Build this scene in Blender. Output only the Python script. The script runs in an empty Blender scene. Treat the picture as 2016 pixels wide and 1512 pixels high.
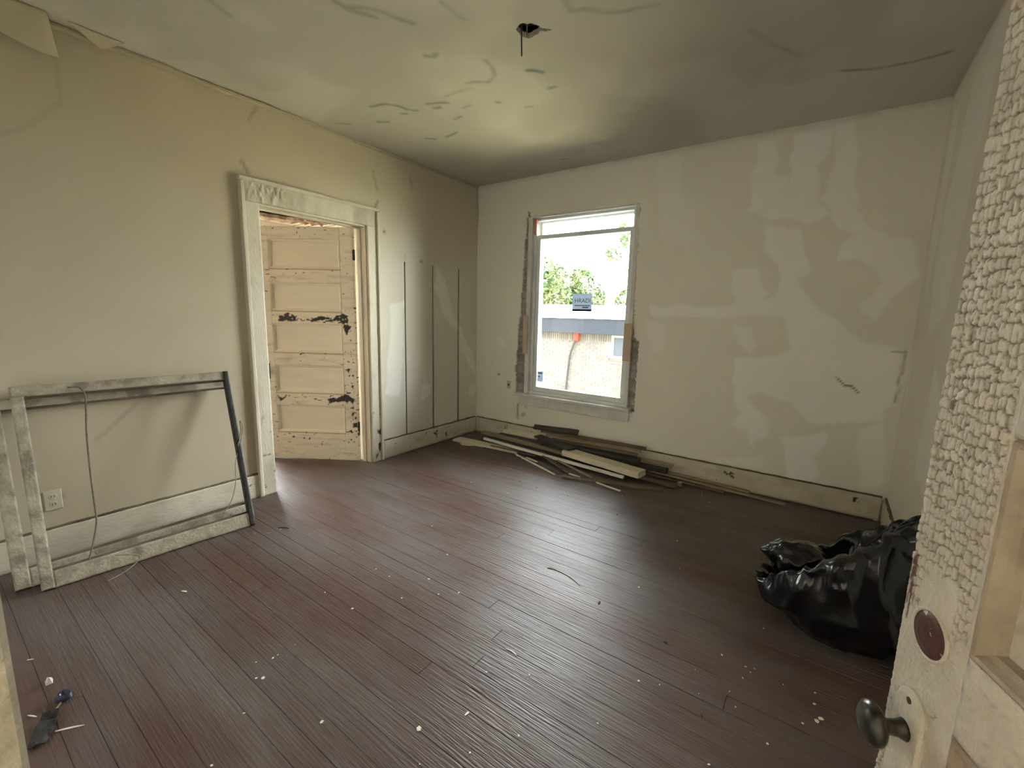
import bpy, bmesh, math, random
import numpy as np
from mathutils import Vector, Matrix

# ------------------------------------------------------------------ camera, world, sun, exposure
scene = bpy.context.scene
C = scene.collection
F_PX = 870.68
YAW, PITCH, ROLL = -0.619875, -0.157155, 0.024414
cam_d = bpy.data.cameras.new('camera')
cam_d.sensor_fit = 'HORIZONTAL'
cam_d.sensor_width = 36.0
cam_d.lens = 36.0 * F_PX / 2016.0
cam_d.clip_start = 0.02
cam_d.clip_end = 300
cam = bpy.data.objects.new('camera', cam_d)
C.objects.link(cam)
_cy, _sy, _cp, _sp = math.cos(YAW), math.sin(YAW), math.cos(PITCH), math.sin(PITCH)
_fw = Vector((_sy * _cp, _cy * _cp, _sp))
_rt = Vector((_cy, -_sy, 0))
_up = _rt.cross(_fw)
_r = _rt * math.cos(ROLL) + _up * math.sin(ROLL)
_u = -_rt * math.sin(ROLL) + _up * math.cos(ROLL)
_m = Matrix((_r, _u, -_fw)).transposed().to_4x4()
_m.translation = (3.3016, -3.9054, 1.3768)
cam.matrix_world = _m
scene.camera = cam

world = bpy.data.worlds.new('overcast_sky')
scene.world = world
world.use_nodes = True
_bg = world.node_tree.nodes['Background']
_bg.inputs['Color'].default_value = (0.93, 0.97, 1.0, 1)
_bg.inputs['Strength'].default_value = 5.0

sun_d = bpy.data.lights.new('sun', 'SUN')
sun_d.energy = 10.0
sun_d.angle = 0.01
sun_d.color = (1.0, 0.94, 0.82)
sun = bpy.data.objects.new('sun', sun_d)
C.objects.link(sun)
sun.rotation_euler = Vector((-.5, .02, -.86)).to_track_quat('-Z', 'Y').to_euler()   # along the side yard, so none enters the window

scene.view_settings.view_transform = 'Standard'
scene.view_settings.look = 'None'
scene.view_settings.gamma = 1.0
scene.view_settings.use_curve_mapping = False
scene.view_settings.exposure = 3.25
scene.cycles.use_denoising = True
scene.cycles.use_adaptive_sampling = True
scene.cycles.adaptive_threshold = 0.08
scene.cycles.max_bounces = 8
scene.cycles.diffuse_bounces = 6
scene.cycles.glossy_bounces = 3
scene.cycles.transmission_bounces = 4
scene.cycles.transparent_max_bounces = 8
scene.cycles.caustics_reflective = False
scene.cycles.caustics_refractive = False
scene.cycles.sample_clamp_indirect = 8.0


def sky_portal(name, loc, rot, sx, sy):
    """marks a window opening for sampling the sky; it gives off no light of its own"""
    d = bpy.data.lights.new(name, 'AREA')
    d.shape = 'RECTANGLE'
    d.size, d.size_y = sx, sy
    d.cycles.is_portal = True
    o = bpy.data.objects.new(name, d)
    o.location = loc
    o.rotation_euler = rot
    C.objects.link(o)


W, H, YF = 3.74, 2.74, -3.90       # room width, height, near wall
sky_portal('sky_portal', (1.27, 0.14, 1.42), (math.radians(-90), 0, 0), 1.05, 1.85)
sky_portal('sky_portal', (1.08, -4.83, 1.45), (0, math.radians(-90), 0), 1.7, 1.4)
sky_portal('sky_portal', (-4.36, -1.5, 1.45), (0, math.radians(-90), 0), 1.7, 2.2)

# ------------------------------------------------------------------ helpers
rng = np.random.RandomState(7)
random.seed(5)
_TAB = np.random.RandomState(3).rand(256, 256)


def vnoise(x, y):
    xi, yi = np.floor(x).astype(int), np.floor(y).astype(int)
    fx, fy = x - xi, y - yi
    fx, fy = fx * fx * (3 - 2 * fx), fy * fy * (3 - 2 * fy)
    g = lambda a, b: _TAB[a & 255, b & 255]
    return (g(xi, yi) * (1 - fx) + g(xi + 1, yi) * fx) * (1 - fy) + (g(xi, yi + 1) * (1 - fx) + g(xi + 1, yi + 1) * fx) * fy


def fbm(x, y, s, o=4, seed=0.0):
    v, a, t = 0, 1, 0
    for i in range(o):
        v = v + a * vnoise(x * s + 17.3 * i + seed, y * s + 9.1 * i + seed * 1.7)
        t += a
        a *= .5
        s *= 2.03
    return v / t


def smooth(a, b, x):
    t = np.clip((x - a) / (b - a), 0, 1)
    return t * t * (3 - 2 * t)


def seg_dist(x, y, pts, closed):
    d = np.full(x.shape, 1e9)
    n = len(pts)
    for i in range(n if closed else n - 1):
        (ax, ay), (bx, by) = pts[i], pts[(i + 1) % n]
        dx, dy = bx - ax, by - ay
        t = np.clip(((x - ax) * dx + (y - ay) * dy) / (dx * dx + dy * dy + 1e-12), 0, 1)
        d = np.minimum(d, np.hypot(x - ax - t * dx, y - ay - t * dy))
    return d


def inside(x, y, pts):
    r = np.zeros(x.shape, bool)
    n = len(pts)
    for i in range(n):
        (ax, ay), (bx, by) = pts[i], pts[(i + 1) % n]
        c = (ay > y) != (by > y)
        r ^= c & (x < (bx - ax) * (y - ay) / (by - ay + 1e-12) + ax)
    return r


def poly_mask(x, y, pts, soft=.012, warp=.03, ws=6.0, seed=0.):
    wx = x + warp * (fbm(x, y, ws, 3, seed) - .5) * 2
    wy = y + warp * (fbm(x, y, ws, 3, seed + 31) - .5) * 2
    d = seg_dist(wx, wy, pts, True)
    d = np.where(inside(wx, wy, pts), d, -d)
    return smooth(-soft, soft, d)


def line_mask(x, y, pts, w, soft, warp=.01, seed=0.):
    wx = x + warp * (fbm(x, y, 14, 3, seed) - .5) * 2
    wy = y + warp * (fbm(x, y, 14, 3, seed + 31) - .5) * 2
    return 1 - smooth(w, w + soft, seg_dist(wx, wy, pts, False))


def voro(x, y, seed=0):
    """distance to the cell border and a random value per cell (blocky cells)"""
    xi, yi = np.floor(x).astype(int), np.floor(y).astype(int)
    f1 = np.full(x.shape, 9.)
    f2 = np.full(x.shape, 9.)
    idv = np.zeros(x.shape)
    for a in (-1, 0, 1):
        for b in (-1, 0, 1):
            cx, cy = xi + a, yi + b
            px = cx + .5 + .62 * (_TAB[(cx + seed) & 255, cy & 255] - .5)
            py = cy + .5 + .62 * (_TAB[(cx + 91) & 255, (cy + 57 + seed) & 255] - .5)
            d = np.maximum(np.abs(x - px), np.abs(y - py)) * .92 + .08 * np.hypot(x - px, y - py)
            r = _TAB[(cx + 13) & 255, (cy + 77) & 255]
            new = d < f1
            f2 = np.where(new, f1, np.minimum(f2, d))
            idv = np.where(new, r, idv)
            f1 = np.where(new, d, f1)
    return f2 - f1, idv


def tag(o, label=None, cat=None, group=None, kind=None):
    if label: o['label'] = label
    if cat: o['category'] = cat
    if group: o['group'] = group
    if kind: o['kind'] = kind
    return o


def new_obj(name, me, mats=None, parent=None, smooth_sh=False):
    o = bpy.data.objects.new(name, me)
    C.objects.link(o)
    for m in (mats if isinstance(mats, (list, tuple)) else [mats]):
        if m is not None: me.materials.append(m)
    if parent: o.parent = parent
    if smooth_sh and len(me.polygons):
        me.polygons.foreach_set('use_smooth', [True] * len(me.polygons))
    return o


def empty(name, loc=(0, 0, 0), parent=None):
    o = bpy.data.objects.new(name, None)
    o.location = loc
    o.empty_display_size = .05
    C.objects.link(o)
    if parent: o.parent = parent
    return o


class MB:
    """collects boxes, prisms and tubes into ONE mesh"""
    def __init__(s):
        s.v, s.f, s.m = [], [], []

    def add(s, vs, fs, mi=0):
        n = len(s.v)
        s.v += [tuple(map(float, a)) for a in vs]
        s.f += [tuple(i + n for i in f) for f in fs]
        s.m += [mi] * len(fs)
        return s

    def box(s, x0, x1, y0, y1, z0, z1, mi=0):
        return s.add([(x0, y0, z0), (x1, y0, z0), (x1, y1, z0), (x0, y1, z0), (x0, y0, z1), (x1, y0, z1), (x1, y1, z1), (x0, y1, z1)],
                     [(3, 2, 1, 0), (4, 5, 6, 7), (0, 1, 5, 4), (1, 2, 6, 5), (2, 3, 7, 6), (3, 0, 4, 7)], mi)

    def fbox(s, O, U, V, N, u0, u1, v0, v1, n0, n1, c=0., mi=0):
        """box in a frame; the +N face is chamfered by c"""
        O, U, V, N = map(Vector, (O, U, V, N))
        P = lambda u, v, n: O + U * u + V * v + N * n
        b = [P(u0, v0, n0), P(u1, v0, n0), P(u1, v1, n0), P(u0, v1, n0)]
        if c <= 0:
            t = [P(u0, v0, n1), P(u1, v0, n1), P(u1, v1, n1), P(u0, v1, n1)]
            return s.add(b + t, [(3, 2, 1, 0), (4, 5, 6, 7), (0, 1, 5, 4), (1, 2, 6, 5), (2, 3, 7, 6), (3, 0, 4, 7)], mi)
        m = [P(u0, v0, n1 - c), P(u1, v0, n1 - c), P(u1, v1, n1 - c), P(u0, v1, n1 - c)]
        t = [P(u0 + c, v0 + c, n1), P(u1 - c, v0 + c, n1), P(u1 - c, v1 - c, n1), P(u0 + c, v1 - c, n1)]
        return s.add(b + m + t, [(3, 2, 1, 0), (8, 9, 10, 11)] + [(i, (i + 1) % 4, 4 + (i + 1) % 4, 4 + i) for i in range(4)]
                     + [(4 + i, 4 + (i + 1) % 4, 8 + (i + 1) % 4, 8 + i) for i in range(4)], mi)

    def tube(s, pts, r, n=8, mi=0, cap=True):
        pts = [Vector(p) for p in pts]
        rr = r if isinstance(r, (list, tuple)) else [r] * len(pts)
        base = len(s.v)
        prev = None
        for i, p in enumerate(pts):
            d = (pts[min(i + 1, len(pts) - 1)] - pts[max(i - 1, 0)]).normalized()
            a = prev if prev is not None else (Vector((0, 0, 1)) if abs(d.z) < .9 else Vector((1, 0, 0)))
            a = (a - d * a.dot(d)).normalized()
            prev = a
            b = d.cross(a)
            for k in range(n):
                t = 2 * math.pi * k / n
                s.v.append(tuple(p + (a * math.cos(t) + b * math.sin(t)) * rr[i]))
        for i in range(len(pts) - 1):
            for k in range(n):
                s.f.append((base + i * n + k, base + i * n + (k + 1) % n, base + (i + 1) * n + (k + 1) % n, base + (i + 1) * n + k))
                s.m.append(mi)
        if cap:
            s.f += [tuple(base + k for k in range(n))[::-1], tuple(base + (len(pts) - 1) * n + k for k in range(n))]
            s.m += [mi, mi]
        return s

    def lathe(s, O, A, prof, n=24, mi=0):
        """prof: list of (distance along axis A, radius)"""
        O, A = Vector(O), Vector(A).normalized()
        a = Vector((0, 0, 1)) if abs(A.z) < .9 else Vector((1, 0, 0))
        a = (a - A * a.dot(A)).normalized()
        b = A.cross(a)
        base = len(s.v)
        for h, r in prof:
            for k in range(n):
                t = 2 * math.pi * k / n
                s.v.append(tuple(O + A * h + (a * math.cos(t) + b * math.sin(t)) * max(r, 1e-4)))
        for i in range(len(prof) - 1):
            for k in range(n):
                s.f.append((base + i * n + k, base + i * n + (k + 1) % n, base + (i + 1) * n + (k + 1) % n, base + (i + 1) * n + k))
                s.m.append(mi)
        s.f += [tuple(base + k for k in range(n))[::-1], tuple(base + (len(prof) - 1) * n + k for k in range(n))]
        s.m += [mi, mi]
        return s

    def mesh(s, name):
        me = bpy.data.meshes.new(name)
        me.from_pydata(s.v, [], s.f)
        me.polygons.foreach_set('material_index', s.m)
        me.update()
        return me

    def build(s, name, mats, parent=None, sm=False):
        return new_obj(name, s.mesh(name), mats, parent, sm)


def lines(a, b, step, extra=()):
    n = max(1, int(round((b - a) / step)))
    g = list(np.linspace(a, b, n + 1))
    for e in extra:
        g = [q for q in g if abs(q - e) > step * .35 or q in (g[0], g[-1])] + [e]
    return np.array(sorted(set(g)))


def grid_sheet(name, O, U, V, N, us, vs, mats, parent=None, hole=None, disp=None, attrs=None, depth=0.02, jitter=None, extra=None, sm=True, back=False):
    """a surface of real relief: grid in the frame (U, V), pushed along N, with edges turned back by depth"""
    O, U, V, N = (np.array(a, float) for a in (O, U, V, N))
    ug, vg = np.meshgrid(us, vs, indexing='ij')
    nu, nv = ug.shape
    uc = (ug[:-1, :-1] + ug[1:, 1:]) / 2
    vc = (vg[:-1, :-1] + vg[1:, 1:]) / 2
    keep = np.ones(uc.shape, bool) if hole is None else ~hole(uc, vc)
    d = np.zeros(ug.shape) if disp is None else disp(ug, vg)
    uj, vj = ug.copy(), vg.copy()
    if jitter is not None:
        j = jitter(ug, vg)
        uj += j * (rng.rand(*ug.shape) - .5)
        vj += j * (rng.rand(*ug.shape) - .5)
    co = O + uj[..., None] * U + vj[..., None] * V + d[..., None] * N
    co = co.reshape(-1, 3)
    idx = np.arange(nu * nv).reshape(nu, nv)
    q = np.stack([idx[:-1, :-1], idx[1:, :-1], idx[1:, 1:], idx[:-1, 1:]], -1)
    if np.dot(np.cross(U, V), N) < 0: q = q[..., ::-1]
    faces = q[keep]
    # boundary edges -> skirt
    e = np.concatenate([faces[:, [0, 1]], faces[:, [1, 2]], faces[:, [2, 3]], faces[:, [3, 0]]])
    key = np.sort(e, 1)
    key = key[:, 0].astype(np.int64) * (nu * nv) + key[:, 1]
    _, inv, cnt = np.unique(key, return_inverse=True, return_counts=True)
    be = e[cnt[inv] == 1]
    bv = np.unique(be)
    mp = -np.ones(nu * nv, int)
    mp[bv] = np.arange(len(bv)) + nu * nv
    flat = (O + uj[..., None] * U + vj[..., None] * V).reshape(-1, 3)
    sk = flat[bv] - N * depth
    sf = np.stack([be[:, 1], be[:, 0], mp[be[:, 0]], mp[be[:, 1]]], 1)
    allv = np.concatenate([co, sk])
    allf = np.concatenate([faces, sf])
    verts, fl, mi = allv.tolist(), allf.tolist(), [0] * len(allf)
    if back:
        n = len(verts)
        for (a, b) in ((us[0], vs[0]), (us[-1], vs[0]), (us[-1], vs[-1]), (us[0], vs[-1])):
            verts.append((O + U * a + V * b - N * depth).tolist())
        fl.append([n, n + 1, n + 2, n + 3])
        mi.append(0)
    if extra is not None:
        n = len(verts)
        verts += [list(a) for a in extra.v]
        fl += [[i + n for i in f] for f in extra.f]
        mi += [1] * len(extra.f)
    me = bpy.data.meshes.new(name)
    me.from_pydata(verts, [], fl)
    me.polygons.foreach_set('material_index', mi)
    if sm: me.polygons.foreach_set('use_smooth', [i < len(faces) for i in range(len(fl))])
    for k, fn in (attrs or {}).items():
        a = me.attributes.new(k, 'FLOAT', 'POINT')
        val = np.zeros(len(verts))
        val[:nu * nv] = fn(ug, vg).reshape(-1)
        val[nu * nv:nu * nv + len(bv)] = val[bv]
        a.data.foreach_set('value', val.astype(np.float32))
    # drop loose vertices
    used = np.zeros(len(verts), bool)
    for f in fl: used[f] = True
    if not used.all():
        bm = bmesh.new()
        bm.from_mesh(me)
        bmesh.ops.delete(bm, geom=[v for v in bm.verts if not v.link_faces], context='VERTS')
        bm.to_mesh(me)
        bm.free()
    me.update()
    return new_obj(name, me, mats, parent)


# ------------------------------------------------------------------ materials
def mat(name, col, rough=.6, col2=None, scale=(8, 8, 8), amount=1., detail=3, bump=0., bump_scale=(60, 60, 60), spec=.4,
        attrs=(), rnd=0., rough_var=0., metal=0., coord='Object', lo=.35, hi=.65, stretch_noise=None):
    m = bpy.data.materials.new(name)
    m.use_nodes = True
    nt = m.node_tree
    N, L = nt.nodes, nt.links
    b = N['Principled BSDF']
    b.inputs['Roughness'].default_value = rough
    b.inputs['Metallic'].default_value = metal
    b.inputs['Specular IOR Level'].default_value = spec
    tc = N.new('ShaderNodeTexCoord')

    def noise(sc, det=detail):
        mp = N.new('ShaderNodeMapping')
        mp.inputs['Scale'].default_value = sc
        L.new(tc.outputs[coord], mp.inputs['Vector'])
        n = N.new('ShaderNodeTexNoise')
        n.inputs['Scale'].default_value = 1
        n.inputs['Detail'].default_value = det
        n.inputs['Roughness'].default_value = .6
        L.new(mp.outputs[0], n.inputs['Vector'])
        return n.outputs['Fac']

    def mixc(fac, a, c):
        x = N.new('ShaderNodeMix')
        x.data_type = 'RGBA'
        if hasattr(fac, 'links'): L.new(fac, x.inputs['Factor'])
        else: x.inputs['Factor'].default_value = fac
        for s, k in ((a, 'A'), (c, 'B')):
            i = [q for q in x.inputs if q.name == k and q.type == 'RGBA'][0]
            if hasattr(s, 'links'): L.new(s, i)
            else: i.default_value = tuple(s) + (1,)
        return [q for q in x.outputs if q.type == 'RGBA'][0]

    def ramp(f, a, c):
        r = N.new('ShaderNodeMapRange')
        r.inputs['From Min'].default_value = a
        r.inputs['From Max'].default_value = c
        r.clamp = True
        L.new(f, r.inputs['Value'])
        return r.outputs[0]

    def mul(f, k):
        r = N.new('ShaderNodeMath')
        r.operation = 'MULTIPLY'
        L.new(f, r.inputs[0])
        if hasattr(k, 'links'): L.new(k, r.inputs[1])
        else: r.inputs[1].default_value = k
        return r.outputs[0]

    col_s = col
    if col2 is not None:
        col_s = mixc(mul(ramp(noise(scale), lo, hi), amount), col, col2)
    if stretch_noise is not None:
        c3, sc3, l3, h3, a3 = stretch_noise
        col_s = mixc(mul(ramp(noise(sc3), l3, h3), a3), col_s, c3)
    for an, ac in attrs:
        at = N.new('ShaderNodeAttribute')
        at.attribute_name = an
        col_s = mixc(at.outputs['Fac'], col_s, ac)
    if rnd > 0:
        oi = N.new('ShaderNodeObjectInfo')
        hs = N.new('ShaderNodeHueSaturation')
        r = N.new('ShaderNodeMapRange')
        r.inputs['To Min'].default_value = 1 - rnd
        r.inputs['To Max'].default_value = 1 + rnd
        L.new(oi.outputs['Random'], r.inputs['Value'])
        L.new(r.outputs[0], hs.inputs['Value'])
        if hasattr(col_s, 'links'): L.new(col_s, hs.inputs['Color'])
        else: hs.inputs['Color'].default_value = tuple(col_s) + (1,)
        col_s = hs.outputs['Color']
    if hasattr(col_s, 'links'): L.new(col_s, b.inputs['Base Color'])
    else: b.inputs['Base Color'].default_value = tuple(col_s) + (1,)
    if rough_var:
        r = N.new('ShaderNodeMapRange')
        r.inputs['To Min'].default_value = rough - rough_var
        r.inputs['To Max'].default_value = rough + rough_var
        L.new(noise(tuple(q * 2.1 for q in scale), 2), r.inputs['Value'])
        L.new(r.outputs[0], b.inputs['Roughness'])
    if bump:
        bp = N.new('ShaderNodeBump')
        bp.inputs['Strength'].default_value = bump
        bp.inputs['Distance'].default_value = .01
        L.new(noise(bump_scale, 2), bp.inputs['Height'])
        L.new(bp.outputs[0], b.inputs['Normal'])
    return m


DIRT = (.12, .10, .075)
DARKWOOD = (.032, .018, .014)
M = {}
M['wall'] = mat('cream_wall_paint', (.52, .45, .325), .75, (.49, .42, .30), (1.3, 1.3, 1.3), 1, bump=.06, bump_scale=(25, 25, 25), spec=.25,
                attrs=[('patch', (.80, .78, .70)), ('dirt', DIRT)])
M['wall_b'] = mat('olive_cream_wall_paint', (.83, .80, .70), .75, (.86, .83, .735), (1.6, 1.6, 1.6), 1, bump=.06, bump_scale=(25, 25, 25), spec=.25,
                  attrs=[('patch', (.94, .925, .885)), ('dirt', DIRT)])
M['ceil'] = mat('stained_ceiling_paint', (.52, .49, .42), .8, (.475, .45, .385), (.9, .9, .9), 1, bump=.08, bump_scale=(18, 18, 18), spec=.2,
                attrs=[('patch', (.59, .555, .485)), ('dirt', (.12, .16, .12))])
M['trim'] = mat('worn_cream_trim_paint', (.64, .585, .455), .5, (.55, .495, .375), (9, 9, 2), .7, bump=.25, bump_scale=(90, 90, 25), spec=.35,
                attrs=[('dirt', (.36, .30, .215)), ('chip', DARKWOOD)])
M['trim_n'] = mat('dull_worn_casing_paint', (.40, .365, .29), .65, (.31, .28, .22), (20, 20, 20), .9, bump=.5, bump_scale=(90, 90, 90), spec=.2, attrs=[('dirt', (.25, .21, .15)), ('chip', (.2, .16, .11))])
M['trim_h'] = mat('worn_cream_baseboard_paint', (.66, .605, .48), .5, (.56, .50, .385), (3, 3, 14), .7, bump=.25, bump_scale=(25, 25, 90), spec=.35,
                  attrs=[('dirt', (.36, .30, .215)), ('chip', DARKWOOD)])
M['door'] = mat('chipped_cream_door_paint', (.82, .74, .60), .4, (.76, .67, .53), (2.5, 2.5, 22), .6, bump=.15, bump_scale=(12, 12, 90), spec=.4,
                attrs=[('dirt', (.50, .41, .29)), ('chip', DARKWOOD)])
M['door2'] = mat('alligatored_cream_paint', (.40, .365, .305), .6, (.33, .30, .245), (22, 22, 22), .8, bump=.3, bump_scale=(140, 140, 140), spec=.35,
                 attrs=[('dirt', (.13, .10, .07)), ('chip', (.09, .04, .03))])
M['mould_shade'] = mat('shaded_moulding_paint', (.27, .225, .17), .6, (.19, .15, .11), (14, 14, 14), 1, bump=.3, bump_scale=(90, 90, 90))  # door paint darkened, mostly to put recess shade into the moulding's colour
M['gap'] = mat('dark_gap_wood', (.03, .024, .018), .9, (.05, .038, .028), (20, 20, 20), 1)
M['cap'] = mat('bare_dark_moulding', (.19, .145, .095), .7, (.09, .065, .045), (5, 5, 30), 1, bump=.2)
M['floor'] = mat('worn_brown_floor_paint', (.105, .063, .049), .44, (.142, .119, .109), (.9, 2.2, 1), 1, detail=4, bump=.38, bump_scale=(7, 120, 9), spec=.22,
                 rnd=.07, rough_var=.12, lo=.38, hi=.62, stretch_noise=((.055, .034, .027), (1.6, 60, 1), .55, .75, .5))
M['subfloor'] = mat('dark_subfloor', (.02, .015, .012), .95, (.03, .025, .02), (9, 9, 9), 1)
M['brick'] = mat('dusty_grey_brick', (.44, .41, .39), .9, (.30, .26, .24), (30, 30, 30), 1, bump=.8, bump_scale=(120, 120, 120), rnd=.2)
M['mortar'] = mat('old_lime_mortar', (.46, .44, .41), .95, (.30, .28, .26), (25, 25, 25), 1, bump=.8, bump_scale=(90, 90, 90))
M['vinyl'] = mat('white_vinyl_frame', (.84, .86, .86), .35, (.80, .82, .82), (6, 6, 6), 1)
M['sill'] = mat('weathered_white_sill', (.78, .77, .73), .5, (.66, .645, .60), (14, 6, 6), 1, bump=.3, bump_scale=(20, 70, 70))
M['rawwood'] = mat('raw_pine', (.68, .53, .41), .7, (.60, .45, .33), (40, 40, 4), 1, bump=.1)
M['salmon'] = mat('salmon_painted_wood', (.72, .30, .20), .6, (.62, .25, .17), (20, 20, 20), 1)
M['paper'] = mat('sticker_paper', (.30, .33, .36), .6, (.26, .29, .32), (30, 30, 30), 1)
M['ink'] = mat('grey_blue_ink', (.03, .04, .055), .6, (.035, .045, .06), (40, 40, 40), 1)
M['black'] = mat('black_plastic_film', (.005, .005, .0055), .20, (.009, .009, .010), (6, 6, 6), 1, spec=.5, bump=.06, bump_scale=(16, 16, 16))
M['iron'] = mat('dark_worn_metal', (.022, .02, .017), .28, (.05, .044, .034), (40, 40, 40), 1, metal=.3, bump=.12)
M['wire'] = mat('dark_wire_insulation', (.035, .028, .02), .7, (.06, .05, .035), (40, 40, 40), 1)
M['wire2'] = mat('old_tan_cord', (.20, .16, .105), .8, (.13, .10, .07), (40, 40, 40), 1)
M['blackwood'] = mat('blackened_sash_edge', (.018, .016, .014), .6, (.04, .034, .028), (20, 20, 20), 1, bump=.3)
M['sash'] = mat('weathered_sash_paint', (.45, .40, .30), .65, (.33, .285, .205), (18, 18, 18), 1, bump=.4, bump_scale=(70, 70, 70), attrs=[('dirt', (.19, .15, .105))])
M['plate'] = mat('ivory_outlet_plastic', (.60, .545, .42), .45, (.54, .485, .37), (10, 10, 10), 1)
M['slot'] = mat('outlet_slot_black', (.02, .018, .015), .6, (.03, .025, .02), (10, 10, 10), 1)
M['chipw'] = mat('paint_chip_white', (.80, .77, .68), .6, (.70, .66, .56), (60, 60, 60), 1)
M['chipd'] = mat('dark_debris', (.03, .025, .02), .8, (.06, .045, .035), (60, 60, 60), 1)
M['b_white'] = mat('white_painted_board', (.86, .84, .77), .6, (.70, .66, .56), (14, 30, 30), .8, bump=.25, bump_scale=(20, 90, 90))
M['b_cream'] = mat('cream_painted_board', (.74, .68, .52), .6, (.62, .55, .41), (10, 30, 30), .8, bump=.25, bump_scale=(20, 90, 90))
M['b_grey'] = mat('weathered_grey_board', (.17, .155, .14), .75, (.10, .09, .08), (8, 40, 40), 1, bump=.35, bump_scale=(20, 110, 110))
M['b_brown'] = mat('bare_brown_board', (.20, .145, .10), .7, (.12, .085, .06), (8, 40, 40), 1, bump=.35, bump_scale=(20, 110, 110))
M['b_dark'] = mat('dark_stained_board', (.045, .04, .037), .6, (.08, .07, .062), (8, 40, 40), 1, bump=.3, bump_scale=(20, 110, 110))
M['b_tan'] = mat('tan_lath_wood', (.36, .30, .205), .75, (.26, .21, .14), (8, 40, 40), 1, bump=.3, bump_scale=(20, 110, 110))
M['lid'] = mat('dark_blue_plastic', (.022, .022, .045), .3, (.05, .045, .075), (50, 50, 50), 1)
M['leather'] = mat('grey_scrap', (.045, .04, .034), .8, (.022, .018, .015), (30, 30, 30), 1, bump=.5)
M['oroom'] = mat('pale_room_wall', (.74, .66, .57), .7, (.70, .62, .53), (2, 2, 2), 1)
M['oceil'] = mat('pale_tile_ceiling', (.80, .74, .62), .8, (.76, .70, .58), (3, 3, 3), 1)
M['lath'] = mat('rough_lath', (.11, .065, .045), .9, (.06, .035, .025), (6, 30, 6), 1, bump=.5)
M['plaster'] = mat('crumbled_plaster', (.30, .22, .16), .9, (.14, .09, .065), (9, 9, 9), 1, bump=.9, bump_scale=(30, 30, 30))
M['redwood'] = mat('red_brown_bare_wood', (.045, .014, .010), .4, (.06, .02, .014), (50, 50, 50), 1, bump=.1, stretch_noise=((.45, .35, .29), (30, 30, 30), .62, .66, .7))
# outside
M['nbrick'] = mat('whitewashed_brick', (.056, .051, .048), .85, (.036, .0325, .031), (3, 3, 7), 1, rnd=.16, bump=.3, spec=.05)
M['nmortar'] = mat('pale_mortar', (.10, .097, .093), .9, (.09, .087, .083), (10, 10, 10), 1, spec=.05)
M['fascia'] = mat('grey_fascia_board', (.0125, .0142, .0185), .9, (.0115, .013, .017), (1, 1, 1), 1, spec=.05)
M['roof'] = mat('pale_roll_roofing', (.30, .29, .30), .8, (.22, .215, .22), (.8, .8, .8), 1)
M['nframe'] = mat('white_window_paint_outside', (.13, .13, .13), .7, (.11, .11, .11), (3, 3, 3), 1, spec=.05)
M['nglass'] = mat('dark_window_glass', (.018, .022, .03), .3, (.022, .027, .035), (1, 1, 1), 1, spec=.1)
M['red'] = mat('faded_red_box', (.16, .01, .006), .5, (.14, .01, .006), (8, 8, 8), 1, spec=.1)
M['conduit'] = mat('grey_conduit', (.012, .011, .0125), .8, (.014, .013, .0145), (9, 9, 9), 1, spec=.1)
M['grass'] = mat('sunlit_grass', (.33, .315, .18), .95, (.38, .35, .24), (1.1, 1.1, 1.1), 1, bump=.6, bump_scale=(14, 14, 14))
M['leaf'] = mat('green_leaves', (.022, .048, .016), .6, (.05, .06, .015), (1.5, 1.5, 1.5), 1, spec=.2)
M['bark'] = mat('grey_bark', (.13, .11, .09), .9, (.2, .17, .14), (9, 9, 2), 1, bump=.8)
M['hall'] = mat('hall_wall_paint', (.86, .83, .77), .75, (.83, .80, .74), (1, 1, 1), 1)

g = bpy.data.materials.new('window_glass')
g.use_nodes = True
nt = g.node_tree
nt.nodes.clear()
_o = nt.nodes.new('ShaderNodeOutputMaterial')
_mx = nt.nodes.new('ShaderNodeMixShader')
_t = nt.nodes.new('ShaderNodeBsdfTransparent')
_t.inputs[0].default_value = (.96, .98, .98, 1)
_g = nt.nodes.new('ShaderNodeBsdfGlossy')
_g.inputs['Roughness'].default_value = .02
_f = nt.nodes.new('ShaderNodeFresnel')
_f.inputs['IOR'].default_value = 1.45
nt.links.new(_f.outputs[0], _mx.inputs[0])
nt.links.new(_t.outputs[0], _mx.inputs[1])
nt.links.new(_g.outputs[0], _mx.inputs[2])
nt.links.new(_mx.outputs[0], _o.inputs[0])
M['glass'] = g

_nt = M['paper'].node_tree
_b = _nt.nodes['Principled BSDF']
_tr = _nt.nodes.new('ShaderNodeBsdfTranslucent')
_tr.inputs['Color'].default_value = (.16, .18, .205, 1)
_ad = _nt.nodes.new('ShaderNodeAddShader')
_nt.links.new(_b.outputs[0], _ad.inputs[0])
_nt.links.new(_tr.outputs[0], _ad.inputs[1])
_nt.links.new(_ad.outputs[0], [q for q in _nt.nodes if q.type == 'OUTPUT_MATERIAL'][0].inputs[0])
X, Y, Z = (1, 0, 0), (0, 1, 0), (0, 0, 1)


def S(o, label, cat):
    return tag(o, label, cat, kind='structure')


# ------------------------------------------------------------------ floor with its boards
PITCH_Y, GAP = .078, .0013
floor = MB().box(-4.2, W + .1, -4.05, 1.25, -.10, -.019).build('floor', M['subfloor'])
S(floor, 'worn brown painted floor of narrow wooden boards', 'floor')


def plank(x0, x1, y0, y1):
    dz = random.uniform(-.0007, .0005)
    g0, g1 = (random.choice((.0001, .0002, .0005, .0013)) for _ in (0, 1))
    MB().fbox((0, 0, 0), X, Y, Z, x0 + .0006, x1 - .0006, y0 + g0, y1 - g1, -.019, dz, .0006).build('plank', M['floor'], floor)


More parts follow.
